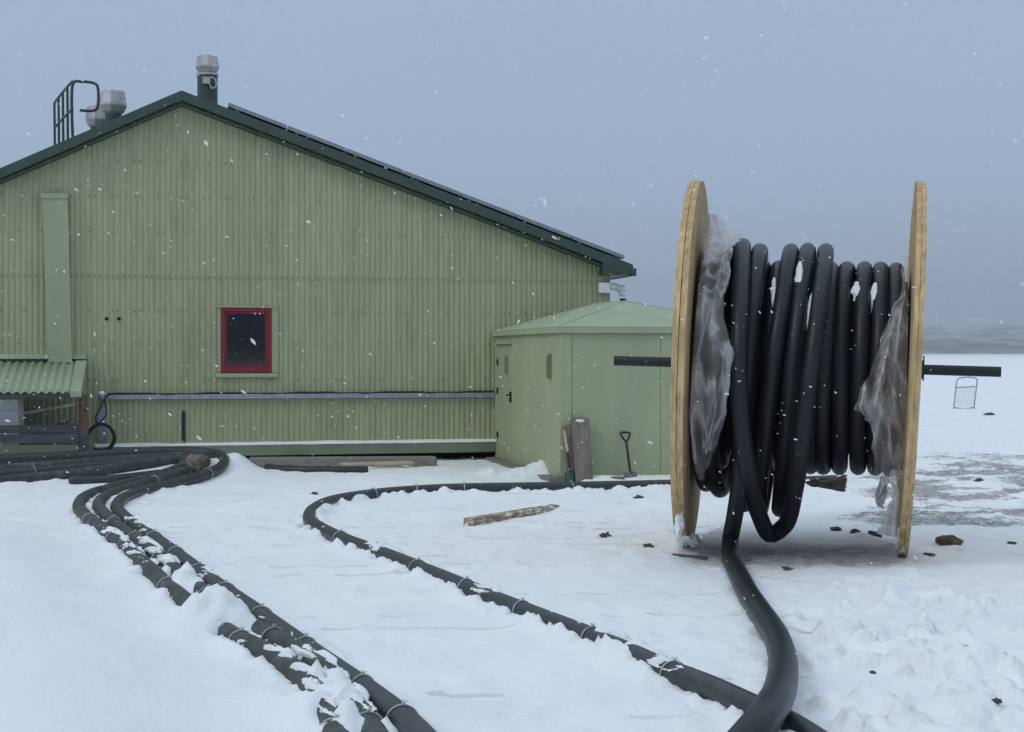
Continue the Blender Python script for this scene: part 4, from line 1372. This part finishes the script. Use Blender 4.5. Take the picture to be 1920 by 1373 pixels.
beam('pale_board', D(640, 872, 20.05), D(775, 868, 20.4), .12, .028, 'wood_pale', 'upper of two pale boards leaning on the grey timber', 'board', .003, R(14))
beam('pale_board', D(600, 878, 19.95), D(700, 869, 20.2), .10, .026, 'wood_pale', 'left of two pale boards lying on the grey timber', 'board', .003, R(-8))
beam('grey_plank', D(812, 884, 20.2), D(924, 880, 20.7), .2, .045, 'wood_grey', 'snowy grey plank below the dark gap next to the shed', 'plank', .005)
beam('dark_offcut', D(860, 889, 19.9), D(915, 892, 19.7), .1, .05, 'wood_deck', 'dark offcut of timber poking from the snow next to the shed', 'timber', .006)
beam('stake', D(456, 886, 19.7), D(456, 858, 19.7), .04, .05, 'wood_grey', 'short grey stake in the snow right of the pipe loop', 'stake', .004)
bo = beam('snowy_beam', G(878, 982, .045), G(1040, 955, .03), .115, .10, 'wood_pale', 'pale squared beam half sunk in the snow beneath the middle pipe', 'beam', .012)
bo.data.materials[0] = mat('beam_wood', (0.30, 0.235, 0.15), 0.85, var=.35, scale=5, stretch=(1, 6, 6), bump=.4, bscale=14, col2=(0.75, 0.77, 0.79), c2lo=.5, c2hi=.62, c2scale=3.0, c2stretch=(2.5, 9, 9), spec=.15)
# rock that rests on the pipe loop
def rock(p, s, seed, label, cat='stone', m='stone', name='stone', rough=.5):
    o = clump(name, (0, 0, 0), s, m, seed, None, rough, 9, 14, 2.2)
    o.location = p
    return tag(o, label, cat)
rock(D(366, 866, 18.5), (.11, .14, .10), 3, 'brown stone resting in the pipe loop', m='wood_brown')
rock(G(1778, 1018, .03), (.10, .12, .055), 11, 'brown clod of turf right of the reel', 'clod', 'turf', 'turf_clod', .7)
def chip(u, v, s, seed, label, flat=.5):
    p = G(u, v, 0); p.z = gh(p.x, p.y) + s * .02
    return rock(p, (s * .9, s * 1.2, s * flat), seed, label, 'stone', 'dark_stone', 'stone', 1.0)
chip(1135, 1013, .06, 21, 'dark curved chip in the snow left of the reel')
chip(1216, 1030, .045, 22, 'small dark chip between the reel foot and the curved chip')
chip(1198, 937, .05, 23, 'dark chip just right of the snowy beam under the middle pipe')
chip(1566, 999, .05, 24, 'dark lump behind the trodden ground under the coil')
chip(1603, 1006, .045, 25, 'dark lump at the middle of the trodden ground under the coil')
chip(1640, 1010, .06, 26, 'dark lump close to the foot of the right flange')
chip(1477, 1071, .05, 27, 'dark flat chip on the snow in front of the reel', .25)
chip(1896, 1024, .035, 28, 'small dark pebble at the right edge of the snow')
chip(1836, 903, .055, 29, 'small dark stone among the gravel streaks at right')
chip(590, 932, .05, 30, 'small dark chip inside the bend of the middle pipe', .4)
chip(1742, 1046, .05, 31, 'flat dark chip below the turf clod', .25)
chip(1637, 1262, .018, 32, 'tiny dark fleck in the churned snow right of the pipe tail')
chip(1815, 1258, .018, 33, 'tiny dark fleck near the right edge of the churned snow')
chip(1870, 1350, .02, 34, 'tiny dark fleck at the lower right corner of the snow')
chip(1855, 780, .12, 35, 'far dark stone in the plain near the metal frame')
# trodden splinters at the left foot of the reel
beam('splinter', G(1262, 1040, .03), G(1325, 1046, .03), .03, .015, 'wood_deck', 'dark splinter of wood at the foot of the left flange', 'splinter', .002)

# ------------------------------------------------------------------ leaning board and shovels at the shed
def lean(name, pb_, pt, w, th, m, label, cat, bev=.006):
    pb_, pt = Vector(pb_), Vector(pt)
    d = pt - pb_
    z = d.normalized(); x = Vector((math.cos(AL), math.sin(AL), 0)); x = (x - z * x.dot(z)).normalized(); y = z.cross(x)
    o = MB().box((0, 0, d.length / 2), (w, th, d.length)).build(name, m, bevel=bev)
    M = Matrix((x, y, z)).transposed().to_4x4(); M.translation = pb_
    o.matrix_world = M
    return tag(o, label, cat)
fy = corner.y
lb = lean('leaning_board', D(1096, 908, fy - .42), D(1087, 785, fy - .02), .215, .07, 'wood_brown', 'broad brown board leaning on the shed front with a snow cap', 'board', .012)
sn = clump('snow_cap', (0, 0, 0), (.095, .05, .03), 'snow', 5, lb, .3); sn.location = (0, 0, .825)
lean('leaning_board', D(1072, 905, fy - .28), D(1064, 800, fy - .02), .12, .05, 'wood_brown', 'narrow dark board leaning behind the white shafted shovel', 'board')
def shovel(label, pbl, ptop, dcol, shaft_m, tip_m, blade_m, face, bw=.16, bh=.22):
    pbl, ptop = Vector(pbl), Vector(ptop)
    t = thing('shovel', label, 'shovel', pbl)
    d = ptop - pbl; L_ = d.length; z = d.normalized()
    x = Vector((1, .2, 0)); x = (x - z * x.dot(z)).normalized(); y = z.cross(x)
    Mx = Matrix((x, y, z)).transposed()
    def T(p): return tuple(Mx @ Vector(p))
    # blade: shallow dish
    rows = []
    for i in range(7):
        s = i / 6
        rows.append([T((bw * (k / 6 - .5) * (1 - .12 * (1 - s) ** 3), .03 * (2 * (k / 6 - .5)) ** 2 - .015 * s, bh * s)) for k in range(7)])
    b = MB().grid(rows).build('blade', blade_m, t, smooth=True)
    md = b.modifiers.new('solid', 'SOLIDIFY'); md.thickness = .006
    zb = bh - .03
    MB().tube([T((0, 0, zb)), T((0, 0, (zb + L_) * .5))], .017, 10).build('shaft', tip_m, t)
    MB().tube([T((0, 0, (zb + L_) * .5)), T((0, 0, L_ - (.13 if face else 0)))], .0165, 10).build('shaft', shaft_m, t)
    if face: MB().tube(catmull([T((0, 0, L_ - .14)), T((-.045, 0, L_ - .06)), T((-.06, 0, L_ - .008)), T((0, 0, L_)), T((.06, 0, L_ - .008)), T((.045, 0, L_ - .06)), T((0, 0, L_ - .135))], .02), .014, 8).build('grip', tip_m if face else shaft_m, t, smooth=True)
    return t
shovel('shovel with pale upper shaft and green blade beside the broad leaning board', D(1073, 908, fy - .45), D(1058, 808, fy - .14), None, 'wood_pale', 'black_plastic', 'green_plastic', False, .14, .16)
shovel('black shovel with looped grip standing upright against the shed front', D(1184, 903, fy - .25), D(1172, 811, fy + .08), None, 'black_plastic', 'black_plastic', 'wood_brown', True, .17, .13)
beam('concrete_block', D(1040, 903, fy - .3), D(1068, 903, fy - .3), .15, .12, 'stone', 'grey block in the snow at the shed corner', 'block', .01)
beam('concrete_block', D(1130, 901, fy - .3), D(1170, 900, fy - .28), .12, .08, 'stone', 'grey block half under snow between board and black shovel', 'block', .01)
# snow ridge along the shed foot
rows = []
for j in range(8):
    row = []
    for i in range(90):
        x = -.1 + (SW + .6) * i / 89; y = -.75 + .95 * j / 7
        e = max(0, math.sin(PI * j / 7)) ** .7
        row.append((x, y, -.03 + e * (.08 + .09 * float(fbm(np.array([x * 2.5]), np.array([y * 2.5]), 15, 4)[0])) * min(1, i / 8, (89 - i) / 8)))
    rows.append(row)
sb_ = MB().grid(rows).build('snow_bank', 'snow', smooth=True); sb_.location = corner; sb_.rotation_euler = (0, 0, AL)
tag(sb_, 'low snow bank along the front foot of the shed', 'snow', kind='stuff')

# ------------------------------------------------------------------ metal frame far out on the plain
yf = G(1808, 768, 0).y
fo = G(1808, 768, 0)
fr = thing('metal_frame', 'small bent metal frame standing on the snow plain beneath the axle', 'frame', (fo.x, fo.y, gh(fo.x, fo.y)))
def FL(u, v, dy=0): return D(u, v, yf + dy) - Vector(fr.location)
MB().tube(catmull([FL(1788, 769), FL(1791, 740), FL(1794, 716), FL(1797, 710), FL(1804, 708), FL(1824, 708), FL(1831, 710), FL(1832, 716), FL(1829, 740), FL(1826, 767)], .05), .02, 8).build('tube_frame', 'tray', fr, smooth=True)
MB().tube([FL(1793, 727), FL(1830, 725)], .018, 6).build('crossbar', 'tray', fr)
MB().tube(catmull([FL(1789, 764), FL(1808, 767), FL(1827, 763)], .05), .016, 6).build('crossbar', 'tray', fr)
for k in range(1, 9):
    t = k / 9
    MB().tube([FL(1793 + 37 * t, 726.5 - 2 * t), FL(1789 + 37 * t, 765)], .003, 4).build('mesh_wire', 'wire', fr)
for k in range(1, 9):
    t = k / 9
    MB().tube([FL(1793 - 4 * t, 727 + 37 * t), FL(1830 - 4 * t, 725 + 38 * t)], .003, 4).build('mesh_wire', 'wire', fr)

# ------------------------------------------------------------------ snow in the air
rnd = random.Random(5)
fm = MB()
ico_v = [(0, 0, 1), (.9, 0, .1), (.2, .85, 0), (-.75, .5, -.1), (-.7, -.5, .1), (.25, -.85, 0), (0, 0, -1)]
ico_f = [(0, 1, 2), (0, 2, 3), (0, 3, 4), (0, 4, 5), (0, 5, 1), (6, 2, 1), (6, 3, 2), (6, 4, 3), (6, 5, 4), (6, 1, 5)]
for k in range(7500):
    y = 2.6 + 13 * rnd.random() ** .8
    x = rnd.uniform(-6.5, 6.5); z = rnd.uniform(.15, 5.2)
    s = .0024 + .0062 * rnd.random() ** 3.2
    if y < 4: s *= .7
    rot = Euler((rnd.uniform(0, 6), rnd.gauss(.5, .5), rnd.gauss(0, .5))).to_matrix()
    b = len(fm.v)
    el = (1.1 + 1.2 * rnd.random(), .85, .5 + .4 * rnd.random())
    for v in ico_v:
        q = rot @ Vector((v[0] * el[0] * s, v[1] * el[1] * s, v[2] * el[2] * s))
        fm.v.append((x + q.x, y + q.y, z + q.z))
    fm.f += [tuple(b + i for i in f) for f in ico_f]
tag(fm.build('falling_snow', 'flake'), 'snowflakes drifting through the air over the whole yard', 'snow', kind='stuff')

# ------------------------------------------------------------------ haze over the plain
hz = MB().span((-3900, -3100, -8), (3900, 5200, 220)).build('haze', 'flake')
hm = bpy.data.materials.new('haze'); hm.use_nodes = True
hn = hm.node_tree.nodes; hn.clear()
ho_ = hn.new('ShaderNodeOutputMaterial'); hv = hn.new('ShaderNodeVolumePrincipled')
hv.inputs['Color'].default_value = (0.88, 0.94, 1.0, 1)
hv.inputs['Density'].default_value = 0.00042
hv.inputs['Anisotropy'].default_value = 0.0
hm.node_tree.links.new(hv.outputs[0], ho_.inputs['Volume'])
hz.data.materials[0] = hm
tag(hz, 'thin pale haze over the snow plain', 'haze', kind='stuff')
